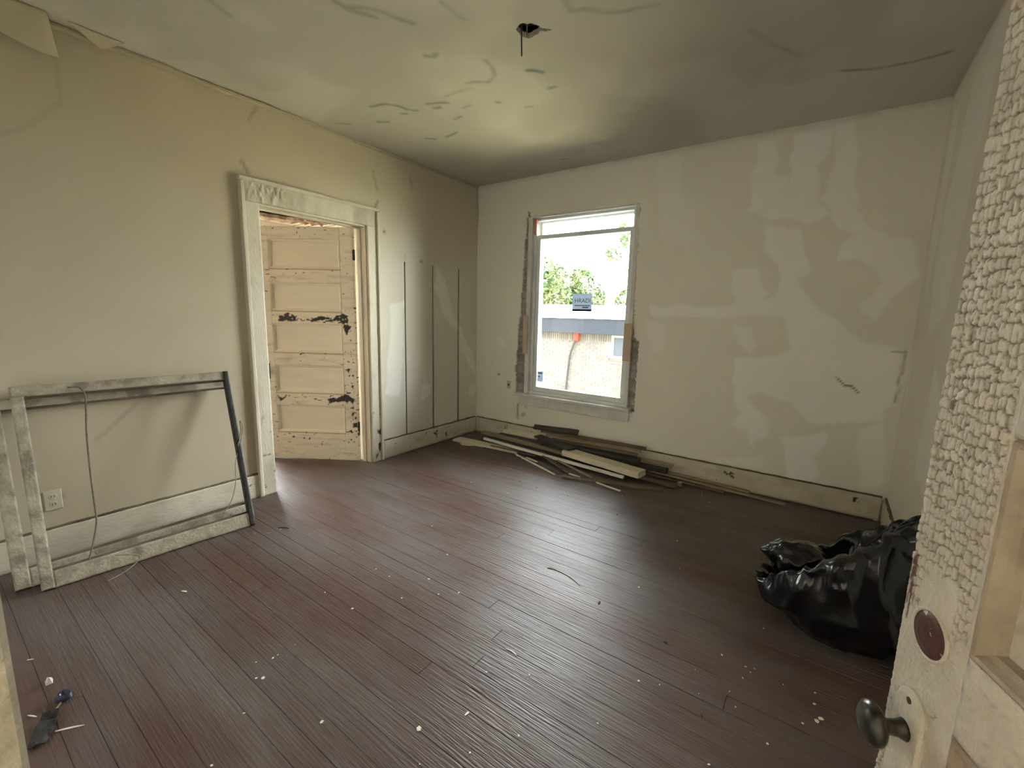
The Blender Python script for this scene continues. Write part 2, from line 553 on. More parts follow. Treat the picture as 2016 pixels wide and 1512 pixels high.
JOINT = {0: 2.155, 2: 2.30, 4: 2.268, 6: 2.13}
k = -16
while True:
    y0 = -2.877 + k * PITCH_Y
    y1 = y0 + PITCH_Y
    if y0 > 1.2: break
    if y1 > -4.03:
        a, b = max(y0, -4.04), y1
        if y1 <= .02:
            xs = -.13 if (a < -2.30 or b > -1.50) else -4.1
            cuts = [xs]
            if k in JOINT: cuts.append(JOINT[k])
            elif k % 3 == 1: cuts.append(random.uniform(.5, 3.2))
            elif k % 5 == 2: cuts.append(random.uniform(.3, 3.4))
            cuts.append(W + .02)
            for c0, c1 in zip(cuts, cuts[1:]): plank(c0, c1, a, min(b, .0))
            if xs > -1: plank(-4.1, -.13, a, b)
        else:
            plank(-4.1, -.13, a, b)
    k += 1

# ------------------------------------------------------------------ traced wear on the walls, in metres on each wall
BACK = [
 [(2.69,2.69),(2.82,2.69),(2.85,2.53),(2.82,2.44),(2.91,2.39),(2.96,2.24),(2.92,2.13),(2.85,2.12),(2.68,2.19),(2.69,2.36)],
 [(2.93,2.68),(3.15,2.68),(3.16,2.53),(3.10,2.45),(3.14,2.36),(3.10,2.22),(3.19,2.12),(3.06,2.06),(2.92,2.11),(2.94,2.39),(2.93,2.53)],
 [(3.17,2.70),(3.28,2.70),(3.32,2.28),(3.35,2.15),(3.44,2.01),(3.56,1.93),(3.68,1.90),(3.71,1.82),(3.71,1.68),(3.64,1.60),(3.57,1.51),(3.54,1.41),(3.45,1.44),(3.44,1.49),(3.50,1.55),(3.54,1.64),(3.50,1.72),(3.39,1.80),(3.26,1.79),(3.29,1.91),(3.37,1.98),(3.27,2.00),(3.19,2.14),(3.12,2.20),(3.16,2.30),(3.18,2.47)],
 [(1.99,1.47),(2.48,1.48),(2.71,1.49),(2.96,1.55),(2.99,1.41),(2.74,1.39),(2.49,1.38),(2.00,1.39)],
 [(2.63,1.75),(2.80,1.75),(2.83,1.65),(2.89,1.55),(2.83,1.45),(2.68,1.47),(2.61,1.61)],
 [(2.80,2.08),(3.03,2.04),(3.10,1.80),(3.13,1.72),(3.05,1.68),(3.09,1.61),(3.24,1.45),(3.36,1.36),(3.49,1.24),(3.70,1.20),(3.70,1.07),(3.69,0.87),(3.67,0.81),(3.56,0.77),(3.43,0.83),(3.29,0.95),(3.25,1.07),(3.07,1.17),(3.01,1.41),(2.94,1.55),(2.93,1.80),(2.82,1.91)],
 [(2.69,1.08),(3.01,1.12),(3.07,1.17),(3.20,1.16),(3.28,1.01),(3.43,0.85),(3.58,0.80),(3.65,0.82),(3.65,0.71),(3.50,0.66),(3.26,0.63),(3.11,0.77),(2.97,0.79),(2.80,0.80),(2.71,0.87)],
 [(2.70,0.85),(2.80,0.81),(2.87,0.69),(2.97,0.60),(2.97,0.47),(2.88,0.36),(2.85,0.49),(2.75,0.50),(2.73,0.54),(2.77,0.63)],
 [(3.08,0.50),(3.33,0.56),(3.34,0.44),(3.29,0.36),(3.33,0.25),(3.28,0.18),(3.17,0.17),(3.12,0.33)],
 [(3.53,0.65),(3.67,0.71),(3.70,0.41),(3.71,0.24),(3.66,0.19),(3.58,0.21)],
 [(2.63,0.22),(2.96,0.31),(2.95,0.22),(2.64,0.18)],
 [(1.95,2.72),(2.17,2.68),(2.17,2.39),(2.29,2.28),(2.31,2.00),(2.22,1.99),(2.02,2.02)],
 [(1.95,1.36),(2.14,1.32),(2.14,1.11),(2.02,1.06)],
 [(2.65,1.32),(2.77,1.30),(2.84,1.18),(2.79,1.11),(2.70,1.19)],
 [(.30,1.12),(.38,1.16),(.41,1.02),(.33,.95)],
]
BACK_W = [.9, 1, .85, .9, .9, .95, 1, 1, 1, .7, .4, .35, .5, .8, .5]
LEFT = [
 [(-1.23,1.44),(-1.07,1.46),(-1.08,1.00),(-1.16,0.55),(-1.29,0.59),(-1.24,1.01)],
 [(-0.83,0.66),(-0.73,0.67),(-0.75,0.53),(-0.84,0.49),(-0.87,0.51)],
 [(-0.12,0.56),(-0.02,0.57),(-0.01,0.50),(-0.09,0.42),(-0.14,0.47)],
 [(-0.63,1.83),(-0.52,1.73),(-0.46,1.54),(-0.29,1.20),(-0.02,0.81),(-0.03,0.68),(-0.19,0.89),(-0.32,1.14),(-0.49,1.34),(-0.65,1.60)],
]
CEIL = [
 [(1.33,-2.58),(1.34,-2.53),(1.40,-2.48),(1.45,-2.42),(1.47,-2.35),(1.51,-2.28)],[(1.33,-2.52),(1.35,-2.48),(1.39,-2.41)],
 [(1.73,-2.31),(1.73,-2.26),(1.73,-2.17)],[(2.19,-2.01),(2.18,-1.94),(2.24,-1.92),(2.29,-1.86),(2.37,-1.81),(2.45,-1.79),(2.52,-1.77)],
 [(1.60,-1.85),(1.59,-1.77),(1.55,-1.70),(1.47,-1.66),(1.40,-1.71),(1.35,-1.72)],[(0.60,-1.84),(0.71,-1.82),(0.77,-1.75),(0.78,-1.67),(0.82,-1.63)],
 [(0.44,-1.66),(0.50,-1.62)],[(0.15,-1.81),(0.22,-1.75)],[(0.95,-1.66),(1.05,-1.62),(1.08,-1.60)],[(0.51,-1.25),(0.56,-1.21)],[(0.67,-1.19),(0.80,-1.21)],
 [(0.95,-1.39),(1.01,-1.40)],[(1.74,-1.64),(1.77,-1.62),(1.80,-1.58)],[(1.74,-1.40),(1.78,-1.40)],[(1.48,-1.27),(1.51,-1.26)],[(1.19,-0.27),(1.25,-0.25)],
 [(1.36,-2.06),(1.39,-2.03),(1.42,-2.04)],[(0.69,-1.66),(0.72,-1.64)],[(0.95,-1.59),(0.99,-1.58)],[(1.12,-1.49),(1.18,-1.49)],[(1.36,-1.43),(1.37,-1.42)],
 [(1.13,-1.67),(1.28,-1.67),(1.33,-1.66)],[(3.19,-0.70),(3.33,-0.63),(3.50,-0.61),(3.63,-0.63)],[(2.83,-1.35),(2.90,-1.18),(3.01,-0.98)],[(0.86,-2.91),(0.82,-2.81)],
]
CEIL_W = [.6, .45, .35, .5, .6, .8, 1, .7, .9, .9, .8, 1, 1, .8, .8, .8, .7, .7, .8, .6, .8, .35, .8, .35, .4]

# window hole in the plaster (ragged) and door hole
WHOLE = [(.655,2.40),(.645,2.2),(.63,1.9),(.615,1.6),(.60,1.4),(.585,1.2),(.575,1.0),(.555,.85),(.565,.7),(.56,.53),(.62,.50),(1.86,.50),(1.905,.51),(1.90,.8),(1.905,1.15),(1.845,1.2),(1.835,1.6),(1.828,2.0),(1.825,2.345),(.70,2.345),(.675,2.40)]


def back_hole(u, v):
    wu = u + .022 * (fbm(u, v, 22, 3) - .5)
    return inside(wu, v, WHOLE)


def back_patch(u, v):
    m = np.zeros(u.shape)
    for i, (p, w) in enumerate(zip(BACK, BACK_W)):
        m = np.maximum(m, w * poly_mask(u, v, p, .014, .035, 7., i * 3.1))
    m = m * (.72 + .45 * fbm(u, v, 9, 4, 5.))
    return np.clip(m + .10 * (fbm(u, v, 2.2, 3, 8.) - .5), 0, 1)


def back_dirt(u, v):
    m = .85 * line_mask(u, v, [(3.36, .98), (3.41, .94), (3.45, .935), (3.50, .89)], .002, .006, .012)
    m = np.maximum(m, .5 * line_mask(u, v, [(3.64, 1.195), (3.71, 1.19)], .002, .006))
    m = np.maximum(m, .45 * line_mask(u, v, [(3.715, 1.2), (3.70, .85)], .002, .008))
    m = np.maximum(m, .9 * line_mask(u, v, [(.325, .705), (.335, .705)], .008, .006, .002))
    m = np.maximum(m, .55 * line_mask(u, v, [(.60, .40), (.605, .25)], .006, .012, .012))
    m = np.maximum(m, .45 * poly_mask(u, v, [(.64, .40), (.74, .40), (.76, .30), (.68, .27), (.64, .30)], .02, .04, 20.) * (fbm(u, v, 30, 3) > .5))
    m = np.maximum(m, .35 * (1 - smooth(0, .05, 2.74 - v)) * fbm(u, v, 12, 3))  # slightly darker and mottled along the top edge
    return m


def back_disp(u, v):
    return .004 * (fbm(u, v, 1.6, 3) - .5) + .0016 * back_patch(u, v) - .004 * (back_dirt(u, v) > .6)


slab = MB()
slab.box(-.13, .66, .022, .20, 0, H).box(1.84, W + .12, .022, .20, 0, H).box(.66, 1.84, .022, .20, 2.345, H).box(.66, 1.84, .022, .20, 0, .49)
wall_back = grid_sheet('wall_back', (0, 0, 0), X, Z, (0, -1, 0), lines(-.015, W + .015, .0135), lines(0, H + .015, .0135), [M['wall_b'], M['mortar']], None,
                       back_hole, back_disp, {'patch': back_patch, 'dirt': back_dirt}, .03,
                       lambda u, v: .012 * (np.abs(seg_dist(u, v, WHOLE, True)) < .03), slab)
S(wall_back, 'olive cream plaster wall with pale patches around the window', 'wall')

# exposed bricks beside the window
for side in (0, 1):
    z, i = .50, 0
    while z < (2.40 if side == 0 else 1.24):
        h = random.uniform(.052, .060)
        cut = random.uniform(.0, .02)
        if side == 0: x0, x1 = .545 - cut, .664 + (.02 if i % 2 else 0)
        else: x0, x1 = 1.836 - (.0 if i % 2 else .01), 1.93 + cut
        b = MB().fbox((0, 0, 0), X, Z, (0, -1, 0), x0, x1, z, z + h, -.06, -.021 + random.uniform(0, .012), .005).build('brick', M['brick'], wall_back)
        z += h + random.uniform(.008, .014)
        i += 1

# left wall
DO_Y0, DO_Y1, DO_Z = -2.345, -1.468, 2.085
GROOVE = [(-1.06, -1.046), (-.698, -.684), (-.318, -.304)]


def left_hole(u, v):
    h = (u > DO_Y0) & (u < DO_Y1) & (v < DO_Z)
    for a, b in GROOVE: h |= (u > a) & (u < b) & (v < 1.83) & (v > .17)
    return h


def left_patch_lit(u, v):
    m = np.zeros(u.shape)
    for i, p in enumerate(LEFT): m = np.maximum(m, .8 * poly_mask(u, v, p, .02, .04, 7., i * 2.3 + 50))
    pale = .42 * smooth(-1.40, -1.30, u) * smooth(2.35, 1.55, v) + .22 * smooth(-2.2, -1.0, u)  # brightness from window and floor bounce put into the wall colour
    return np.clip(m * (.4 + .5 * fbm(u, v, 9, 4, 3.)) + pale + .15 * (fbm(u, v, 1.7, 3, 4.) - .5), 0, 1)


HAIR = [([(-3.5, 2.16), (-3.4, 2.23), (-3.28, 2.38), (-3.27, 2.58)], .13), ([(-2.31, 2.71), (-2.36, 2.61)], .3), ([(-2.43, 2.34), (-2.39, 2.27)], .5),
        ([(-1.38, 2.55), (-1.35, 2.39)], .3), ([(-1.34, 2.31), (-1.37, 2.24)], .5), ([(-3.30, .62), (-3.10, .80)], .22), ([(-.98, 2.60), (-.95, 2.50)], .3),
        ([(-1.28, 2.07), (-1.275, 2.06)], .9), ([(-.85, 1.86), (-.83, 1.85)], .6), ([(-3.82, 1.4), (-3.75, 1.5)], .2)]


def left_dirt(u, v):
    m = np.zeros(u.shape)
    for i, (p, w) in enumerate(HAIR): m = np.maximum(m, w * line_mask(u, v, p, .004, .014, .006, i * 1.3))
    m = np.maximum(m, .5 * poly_mask(u, v, [(-3.53, .39), (-3.47, .37), (-3.47, .29), (-3.54, .28)], .02, .03, 25.) * smooth(.45, .6, fbm(u, v, 40, 3)))
    m = np.maximum(m, .3 * (1 - smooth(.0, .03, 2.74 - v)))  # narrow darker band at the top edge
    m = np.maximum(m, .25 * line_mask(u, v, [(-1.05, 1.90), (-1.053, 1.84)], .003, .006))
    return m


def left_disp(u, v):
    return .007 * (fbm(u, v, 1.3, 3, 2.) - .5) + .012 * np.exp(-((v - 2.45) / .12) ** 2) * smooth(-2.2, -.9, u) + .001 * left_patch_lit(u, v) - .003 * (left_dirt(u, v) > .25)


slab = MB()
slab.box(-.13, -.022, -4.03, DO_Y0, 0, H).box(-.13, -.022, DO_Y1, 0.2, 0, H).box(-.13, -.022, DO_Y0, DO_Y1, DO_Z, H)
gl = [q for a in GROOVE for q in a]
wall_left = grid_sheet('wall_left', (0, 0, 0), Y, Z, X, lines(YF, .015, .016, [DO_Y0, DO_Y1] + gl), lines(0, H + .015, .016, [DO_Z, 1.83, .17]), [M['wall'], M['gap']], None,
                       left_hole, left_disp, {'patch': left_patch_lit, 'dirt': left_dirt}, .022, None, slab)
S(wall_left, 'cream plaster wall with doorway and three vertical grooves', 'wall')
for a, b in GROOVE:   # a thin painted lip along one side of each groove
    MB().box(-.004, .004, b, b + .006, .18, 1.832).build('groove_bead', M['trim'], wall_left)
# thin bead along the top of the wall
MB().box(.0, .006, -1.55, -.02, 2.715, 2.735).build('top_bead', M['wall'], wall_left)

# right wall
def right_patch(u, v):
    m = np.zeros(u.shape)
    for i, p in enumerate([[(-.30, 2.6), (-.12, 2.6), (-.10, 1.7), (-.25, 1.5), (-.32, 2.0)], [(-1.1, 2.7), (-.6, 2.6), (-.4, 1.9), (-.5, 1.3), (-.9, 1.4)], [(-.12, 1.2), (-.04, 1.2), (-.04, .8), (-.1, .8)], [(-1.5, .9), (-.9, 1.2), (-.8, .6), (-1.4, .5)]]):
        m = np.maximum(m, .8 * poly_mask(u, v, p, .03, .06, 5., i * 4.))
    return np.clip(m * (.7 + .5 * fbm(u, v, 8, 3)), 0, 1)


slab = MB().box(W + .02, W + .13, -4.03, .2, 0, H)
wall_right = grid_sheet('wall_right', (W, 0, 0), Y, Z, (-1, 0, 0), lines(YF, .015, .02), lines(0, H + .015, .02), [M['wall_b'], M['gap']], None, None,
                        lambda u, v: .006 * (fbm(u, v, 2, 3) - .5), {'patch': right_patch, 'dirt': lambda u, v: .3 * (1 - smooth(0, .04, 2.74 - v)) + 0 * u}, .02, None, slab)  # only darkens a strip just below the ceiling
S(wall_right, 'cream plaster side wall behind the open door', 'wall')

# near wall with the camera's doorway; unseen, whitened to bounce light
DX0, DX1 = 2.80, 3.70
wf = MB().box(-.13, DX0, -4.03, YF, 0, H).box(DX1, W + .12, -4.03, YF, 0, H).box(DX0, DX1, -4.03, YF, 2.12, H)
wall_front = wf.build('wall_front', M['hall'])
S(wall_front, 'unseen wall, whitened to bounce light, with the doorway nearest the viewer', 'wall')

# ceiling
HOLE_C, HOLE_R = (1.941, -1.935), .055


def ceil_hole(u, v):
    a = np.arctan2(v - HOLE_C[1], u - HOLE_C[0])
    r = HOLE_R * (1 + .10 * np.sin(3 * a + 1) + .05 * np.sin(7 * a))
    tail = seg_dist(u, v, [(1.98, -1.93), (2.01, -1.895), (2.04, -1.875)], False) < .012 - .25 * np.maximum(0, u - 2.0)
    return (np.hypot(u - HOLE_C[0], v - HOLE_C[1]) < r) | tail


def ceil_dirt(u, v):
    m = np.zeros(u.shape)
    for i, (p, w) in enumerate(zip(CEIL, CEIL_W)):
        ln = sum(math.hypot(b[0] - a[0], b[1] - a[1]) for a, b in zip(p, p[1:]))
        n = .35 + .9 * fbm(u, v, 16, 2, i * 1.9)
        m = np.maximum(m, .8 * w * line_mask(u, v, p, .002 if ln > .15 else .003, .024, .004, i * 1.7) * np.clip(n, 0, 1.1))
    return np.clip(m, 0, 1)


def ceil_disp(u, v):    # N points down into the room
    return .012 * (fbm(u, v, .9, 3, 6.) - .5) + .003 * ceil_dirt(u, v) + .004 * (fbm(u, v, 5, 3) - .5) * smooth(2.4, 1.2, u) * smooth(-.8, -1.6, v)


us = lines(-.02, W + .02, .012)
ext = sorted(set(np.round(np.concatenate([np.linspace(1.87, 2.06, 34)]), 4)))
us = np.array(sorted([q for q in us if not 1.865 < q < 2.065] + list(ext)))
vs = lines(YF, .02, .012)
vs = np.array(sorted([q for q in vs if not -2.0 < q < -1.86] + list(np.linspace(-1.995, -1.865, 26))))
cs = MB().box(-.13, 1.85, -4.03, .2, H + .02, H + .1).box(2.08, W + .12, -4.03, .2, H + .02, H + .1).box(1.85, 2.08, -4.03, -2.02, H + .02, H + .1).box(1.85, 2.08, -1.84, .2, H + .02, H + .1)
cs.box(1.85, 2.08, -2.02, -1.84, H + .25, H + .3).box(1.84, 1.85, -2.02, -1.84, H + .02, H + .26).box(2.08, 2.09, -2.02, -1.84, H + .02, H + .26).box(1.85, 2.08, -2.03, -2.02, H + .02, H + .26).box(1.85, 2.08, -1.84, -1.83, H + .02, H + .26)
ceiling = grid_sheet('ceiling', (0, 0, H), X, Y, (0, 0, -1), us, vs, [M['ceil'], M['gap']], None, ceil_hole, ceil_disp,
                     {'dirt': ceil_dirt, 'patch': lambda u, v: np.clip(smooth(.45, .65, fbm(u, v, 1.5, 3, 9.)), 0, 1)}, .025, None, cs)
S(ceiling, 'stained cracked plaster ceiling with an old fixture hole', 'ceiling')

# ragged lip of loosened skim coat where the ceiling meets the left wall, and two hanging flaps
n = 90
vv, ff = [], []
for i in range(n + 1):
    y = YF + 2.0 * i / n
    t = .020 + .030 * float(fbm(np.array([y]), np.array([.3]), 7, 3)[0]) * (1.0 if y < -2.8 else .55)
    dz = .016 * float(fbm(np.array([y]), np.array([4.3]), 9, 3)[0])
    for (x, z) in ((.0, H - .002), (t, H - .004), (t + .004, H - .012 - dz), (.002, H - .016 - dz)):
        vv.append((x, y, z))
for i in range(n):
    for k in range(4): ff.append((i * 4 + k, i * 4 + (k + 1) % 4, i * 4 + 4 + (k + 1) % 4, i * 4 + 4 + k))
MB().add(vv, ff).build('plaster_lip', M['wall'], ceiling)


def flap(name, P, nrm, thick=.003):
    """P: grid of points (rows of equal length) -> a curled sheet with thickness"""
    r, c = len(P), len(P[0])
    vs_, fs_ = [], []
    for s in (0, 1):
        for row in P:
            for p in row: vs_.append(tuple(Vector(p) + Vector(nrm) * thick * s))
    q = r * c
    for i in range(r - 1):
        for j in range(c - 1):
            a = i * c + j
            fs_.append((a, a + 1, a + c + 1, a + c))
            fs_.append((q + a + c, q + a + c + 1, q + a + 1, q + a))
    ring = [j for j in range(c)] + [i * c + c - 1 for i in range(1, r)] + [(r - 1) * c + j for j in range(c - 2, -1, -1)] + [i * c for i in range(r - 2, 0, -1)]
    for a, b in zip(ring, ring[1:] + ring[:1]): fs_.append((b, a, q + a, q + b))
    return MB().add(vs_, fs_).build(name, M['wall'], ceiling, True)


rows = []
for i in range(11):
    t = i / 10
    row = []
    for j in range(13):
        q_ = j / 12
        y = -3.86 + (.55 + .035 * t) * q_
        drop = .165 * smooth(0., 1., np.array(q_)) ** .8
        curl = .035 * max(0, q_ - .82) / .18 * t
        row.append((.115 - .085 * t + curl + .012 * math.sin(q_ * 9 + t * 2) * t, y, H - .004 - float(drop) * t + .02 * max(0, q_ - .9) * t))
    rows.append(row)
flap('peeling_flap', rows, (1, 0, 0))
rows = []
for i in range(7):
    t = i / 6
    row = []
    for j in range(11):
        q_ = j / 10
        tri = 1 - abs(q_ - .62) / (.62 if q_ < .62 else .38)
        row.append((.105 - .06 * t * tri, -3.24 + .22 * q_, H - .004 - .055 * t * tri))
    rows.append(row)
flap('peeling_flap', rows, (1, 0, 0))

# wire hanging from the ceiling hole (it hangs free from the junction inside)
fx = empty('ceiling_fixture_wire', (1.925, -1.965, H + .24))
tag(fx, 'dark wire dangling from the round hole in the ceiling', 'wire')
MB().tube([(0, 0, 0), (.004, .003, -.10), (-.002, 0, -.20), (-.003, 0, -.25), (0, .002, -.36)], .0034).build('long_wire', M['wire'], fx, True)
MB().tube([(.02, .01, 0), (.022, .008, -.12), (.026, .004, -.22), (.027, .002, -.275)], .003).build('short_wire', M['wire2'], fx, True)
bx = MB().lathe((.016, .03, -.24 + .045), (0, 0, 1), [(0, .046), (.002, .050), (.045, .050), (.047, .044)], 20)
bx.build('round_junction_box', M['slot'], fx, True)

# ------------------------------------------------------------------ baseboards
def base_attr(L):
    def chip(u, v):
        m = smooth(.80, .84, fbm(u * .6, v, 26, 3, L)) * .9
        return m
    def dirt(u, v):
        return np.clip(smooth(.52, .85, fbm(u, v * 1.5, 9, 4, L + 3)) * .4 + .7 * (1 - smooth(0, .03, v)), 0, 1)  # mottling, plus a darker band towards the foot
    return chip, dirt


def baseboard(name, O, U, N, L, label, seed, blob=None, cut=None):
    chip, dirt = base_attr(seed)
    def chip2(u, v):
        m = chip(u, v)
        for (p) in (blob or []): m = np.maximum(m, poly_mask(u, v, p, .004, .02, 40.) * (fbm(u, v, 60, 2) > .42))
        return m
    o = grid_sheet(name, np.array(O) + np.array(N) * .018, U, Z, N, lines(0, L, .009), lines(0, .172, .009), M['trim_h'], None, None,
                   lambda u, v: .0022 * (fbm(u, v, 10, 3, seed) - .5) - .0018 * (chip2(u, v) > .5), {'chip': chip2, 'dirt': dirt}, .018, back=True)
    S(o, label, 'baseboard')
    c = MB()
    nseg = max(3, int(L / .05))
    for i in range(nseg):
        a, b = L * i / nseg, L * (i + 1) / nseg
        r1 = .0145 + .003 * math.sin(i * 2.3)
        c.fbox(O, U, Z, N, a, b, .1722, .1722 + .0095 + .0015 * math.sin(i * 1.7), 0, r1, .002)
    c.build('cap_moulding', M['cap'], o)
    return o


baseboard('baseboard_back', (.02, 0, 0), X, (0, -1, 0), W - .045, 'long chipped cream baseboard under the window', 1.,
          [[(2.68, .13), (2.74, .135), (2.80, .118), (2.76, .085), (2.70, .105)], [(3.52, .13), (3.57, .135), (3.575, .11), (3.53, .115)]])
baseboard('baseboard_left', (0, -1.338, 0), Y, X, 1.315, 'cream baseboard between the doorway and the window corner', 4.,
          [[(.63, .12), (.69, .15), (.70, .07), (.66, .05), (.68, .1)], [(1.06, .12), (1.09, .12), (1.08, .10)]])
baseboard('baseboard_left', (0, YF + .02, 0), Y, X, 1.425, 'cream baseboard behind the leaning window sashes', 9.)
baseboard('baseboard_right', (W, YF + .02, 0), Y, (-1, 0, 0), 3.86, 'cream baseboard along the right wall behind the bag', 14.)
# torn dark debris behind the board end in the corner: broken plaster on the back baseboard
# ------------------------------------------------------------------ doorway trim in the left wall
CW, CT = .113, .022
trim = empty('trim_1', (0, (DO_Y0 + DO_Y1) / 2, 0))
S(trim, 'thick cream painted casing framing the doorway', 'door casing')
ty = -(DO_Y0 + DO_Y1) / 2


def casing_attr(seed, blobs=()):
    def chip(u, v):
        m = .9 * smooth(.73, .77, fbm(u, v, 24, 3, seed)) * smooth(.8, .2, v)
        for p in blobs: m = np.maximum(m, poly_mask(u, v, p, .003, .012, 40.))
        return m
    def dirt(u, v): return np.clip(smooth(.5, .85, fbm(u * 2, v, 5, 4, seed + 2)) * .5 + .35 * (1 - smooth(0, .5, v)) * fbm(u, v, 14, 3), 0, 1)
    return {'chip': chip, 'dirt': dirt}


def casing_board(name, O, U, V, u, v, seed, blobs=(), rough=0.):
    at = casing_attr(seed, blobs)
    if rough: at['chip'] = lambda a, b: 0 * a
    return grid_sheet(name, O, U, V, X, lines(0, u, .007), lines(0, v, .009), M['trim'], trim, None,
                      lambda a, b: .0022 * (fbm(a, b, 12, 3, seed) - .5) + rough * .006 * smooth(.5, .62, fbm(a * 1.4, b * .7, 42, 3, seed)) * smooth(.34, .26, a) * smooth(.03, .06, a),
                      at, CT, back=True)


casing_board('side_casing', (CT, DO_Y0 - CW + ty, 0), Y, Z, CW, DO_Z, 21.)
casing_board('side_casing', (CT, DO_Y1 + ty, 0), Y, Z, CW, DO_Z, 25., [[(.055, .30), (.095, .30), (.095, .245), (.07, .25), (.06, .27)], [(.06, .165), (.09, .175), (.085, .10), (.07, .085), (.06, .12)]])
casing_board('head_casing', (CT, DO_Y0 - CW + ty, DO_Z), Y, Z, DO_Y1 - DO_Y0 + 2 * CW, .15, 29., (), 1.)
for nm, b in (('back_band', (DO_Y0 - CW - .006 + ty, DO_Y0 - CW + .022 + ty, 0, DO_Z + .128)), ('back_band', (DO_Y1 + CW - .022 + ty, DO_Y1 + CW + .006 + ty, 0, DO_Z + .128)),
              ('back_band', (DO_Y0 - CW - .010 + ty, DO_Y1 + CW + .010 + ty, DO_Z + .128, DO_Z + .156))):
    MB().fbox((0, 0, 0), Y, Z, X, b[0], b[1], b[2], b[3], 0, CT + .014, .006).build(nm, M['trim'], trim)
# jambs and stops inside the opening
for a, b in ((DO_Y0 - .008, DO_Y0 + .010), (DO_Y1 - .010, DO_Y1 + .008)):
    MB().box(-.145, .004, a + ty, b + ty, 0, DO_Z).build('jamb', M['trim'], trim)
MB().box(-.145, .004, DO_Y0 + ty, DO_Y1 + ty, DO_Z - .012, DO_Z + .006).build('head_jamb', M['trim'], trim)
for a, b in ((DO_Y0 + .010, DO_Y0 + .022), (DO_Y1 - .022, DO_Y1 - .010)):
    MB().box(-.095, -.055, a + ty, b + ty, 0, DO_Z - .012).build('door_stop', M['trim'], trim)
MB().box(-.095, -.055, DO_Y0 + .022 + ty, DO_Y1 - .022 + ty, DO_Z - .024, DO_Z - .012).build('door_stop', M['trim'], trim)

# casing of the near doorway: only its left leg shows at the lower left
trim2 = empty('trim_2', (DX0, YF, 0))
S(trim2, 'blurred cream casing edge at the lower left of the view', 'door casing')
grid_sheet('side_casing', (-.115, .019, 0), X, Z, Y, lines(0, .108, .008), lines(0, 2.12, .012), M['trim_n'], trim2, None, lambda u, v: .003 * (fbm(u, v, 14, 3) - .5), casing_attr(33.), .019, back=True)
MB().fbox((0, 0, 0), Y, Z, X, -.14, .020, 0, 2.12, -.010, .008, .004).build('jamb', M['trim_n'], trim2)
MB().fbox((0, 0, 0), Y, Z, X, -.075, -.035, 0, 2.10, .008, .018, .003).build('door_stop', M['trim_n'], trim2)
MB().box(DX1 - DX0 - .008, DX1 - DX0 + .03, -.14, .0, 0, 2.12).build('jamb', M['trim_n'], trim2)
MB().box(.008, DX1 - DX0 - .008, -.14, .0, 2.10, 2.12).build('head_jamb', M['trim_n'], trim2)


# ------------------------------------------------------------------ five panel doors
def ring(O, U, V, N, u0, u1, v0, v1, prof, name, m, parent):
    """moulding swept round a rectangle; prof: list of (inset, depth)"""
    O, U, V, N = map(Vector, (O, U, V, N))
    vs_, fs_ = [], []
    for (i, d) in prof:
        for (a, b) in ((u0 + i, v0 + i), (u1 - i, v0 + i), (u1 - i, v1 - i), (u0 + i, v1 - i)): vs_.append(O + U * a + V * b + N * d)
    for k in range(len(prof) - 1):
        for j in range(4): fs_.append((k * 4 + j, k * 4 + (j + 1) % 4, k * 4 + 4 + (j + 1) % 4, k * 4 + 4 + j))
    if Vector(U).cross(Vector(V)).dot(N) < 0: fs_ = [f[::-1] for f in fs_]
    return MB().add(vs_, fs_).build(name, m, parent)


PROF = [(0, 0), (.001, -.003), (.003, -.003), (.005, .003), (.010, .002), (.015, -.006), (.021, -.009), (.024, -.018), (.028, -.0185)]


def panel_door(root, U, N, width, height, stile, panels, material, attrs, disp, res, thick=.035, res_rails=None, mould=None):
    """root sits at the foot of the door's reference edge; U runs along the door, N is the face in view"""
    U, N = np.array(U, float), np.array(N, float)
    hole_top = [0] + [p[1] for p in panels]
    O = N * 0.

    def part(name, u0, u1, v0, v1, r, rec=0.):
        return grid_sheet(name, O - N * rec, U, Z, N, lines(u0, u1, r), lines(v0, v1, r), material, root, None, disp, attrs, thick - 2 * rec, back=True)
    part('stile', 0, stile, 0, height, res)
    part('stile', width - stile, width, 0, height, res_rails or res)
    edges = [0] + [q for p in panels for q in p] + [height]
    for a, b in zip(edges[::2], edges[1::2]): part('rail', stile, width - stile, a, b, res_rails or res)
    for (a, b) in panels:
        p = part('panel', stile, width - stile, a, b, res_rails or res, .018)
        ring((0, 0, 0), U, Z, N, stile - .001, width - stile + .001, a - .001, b + .001, PROF, 'moulding', mould or material, p)


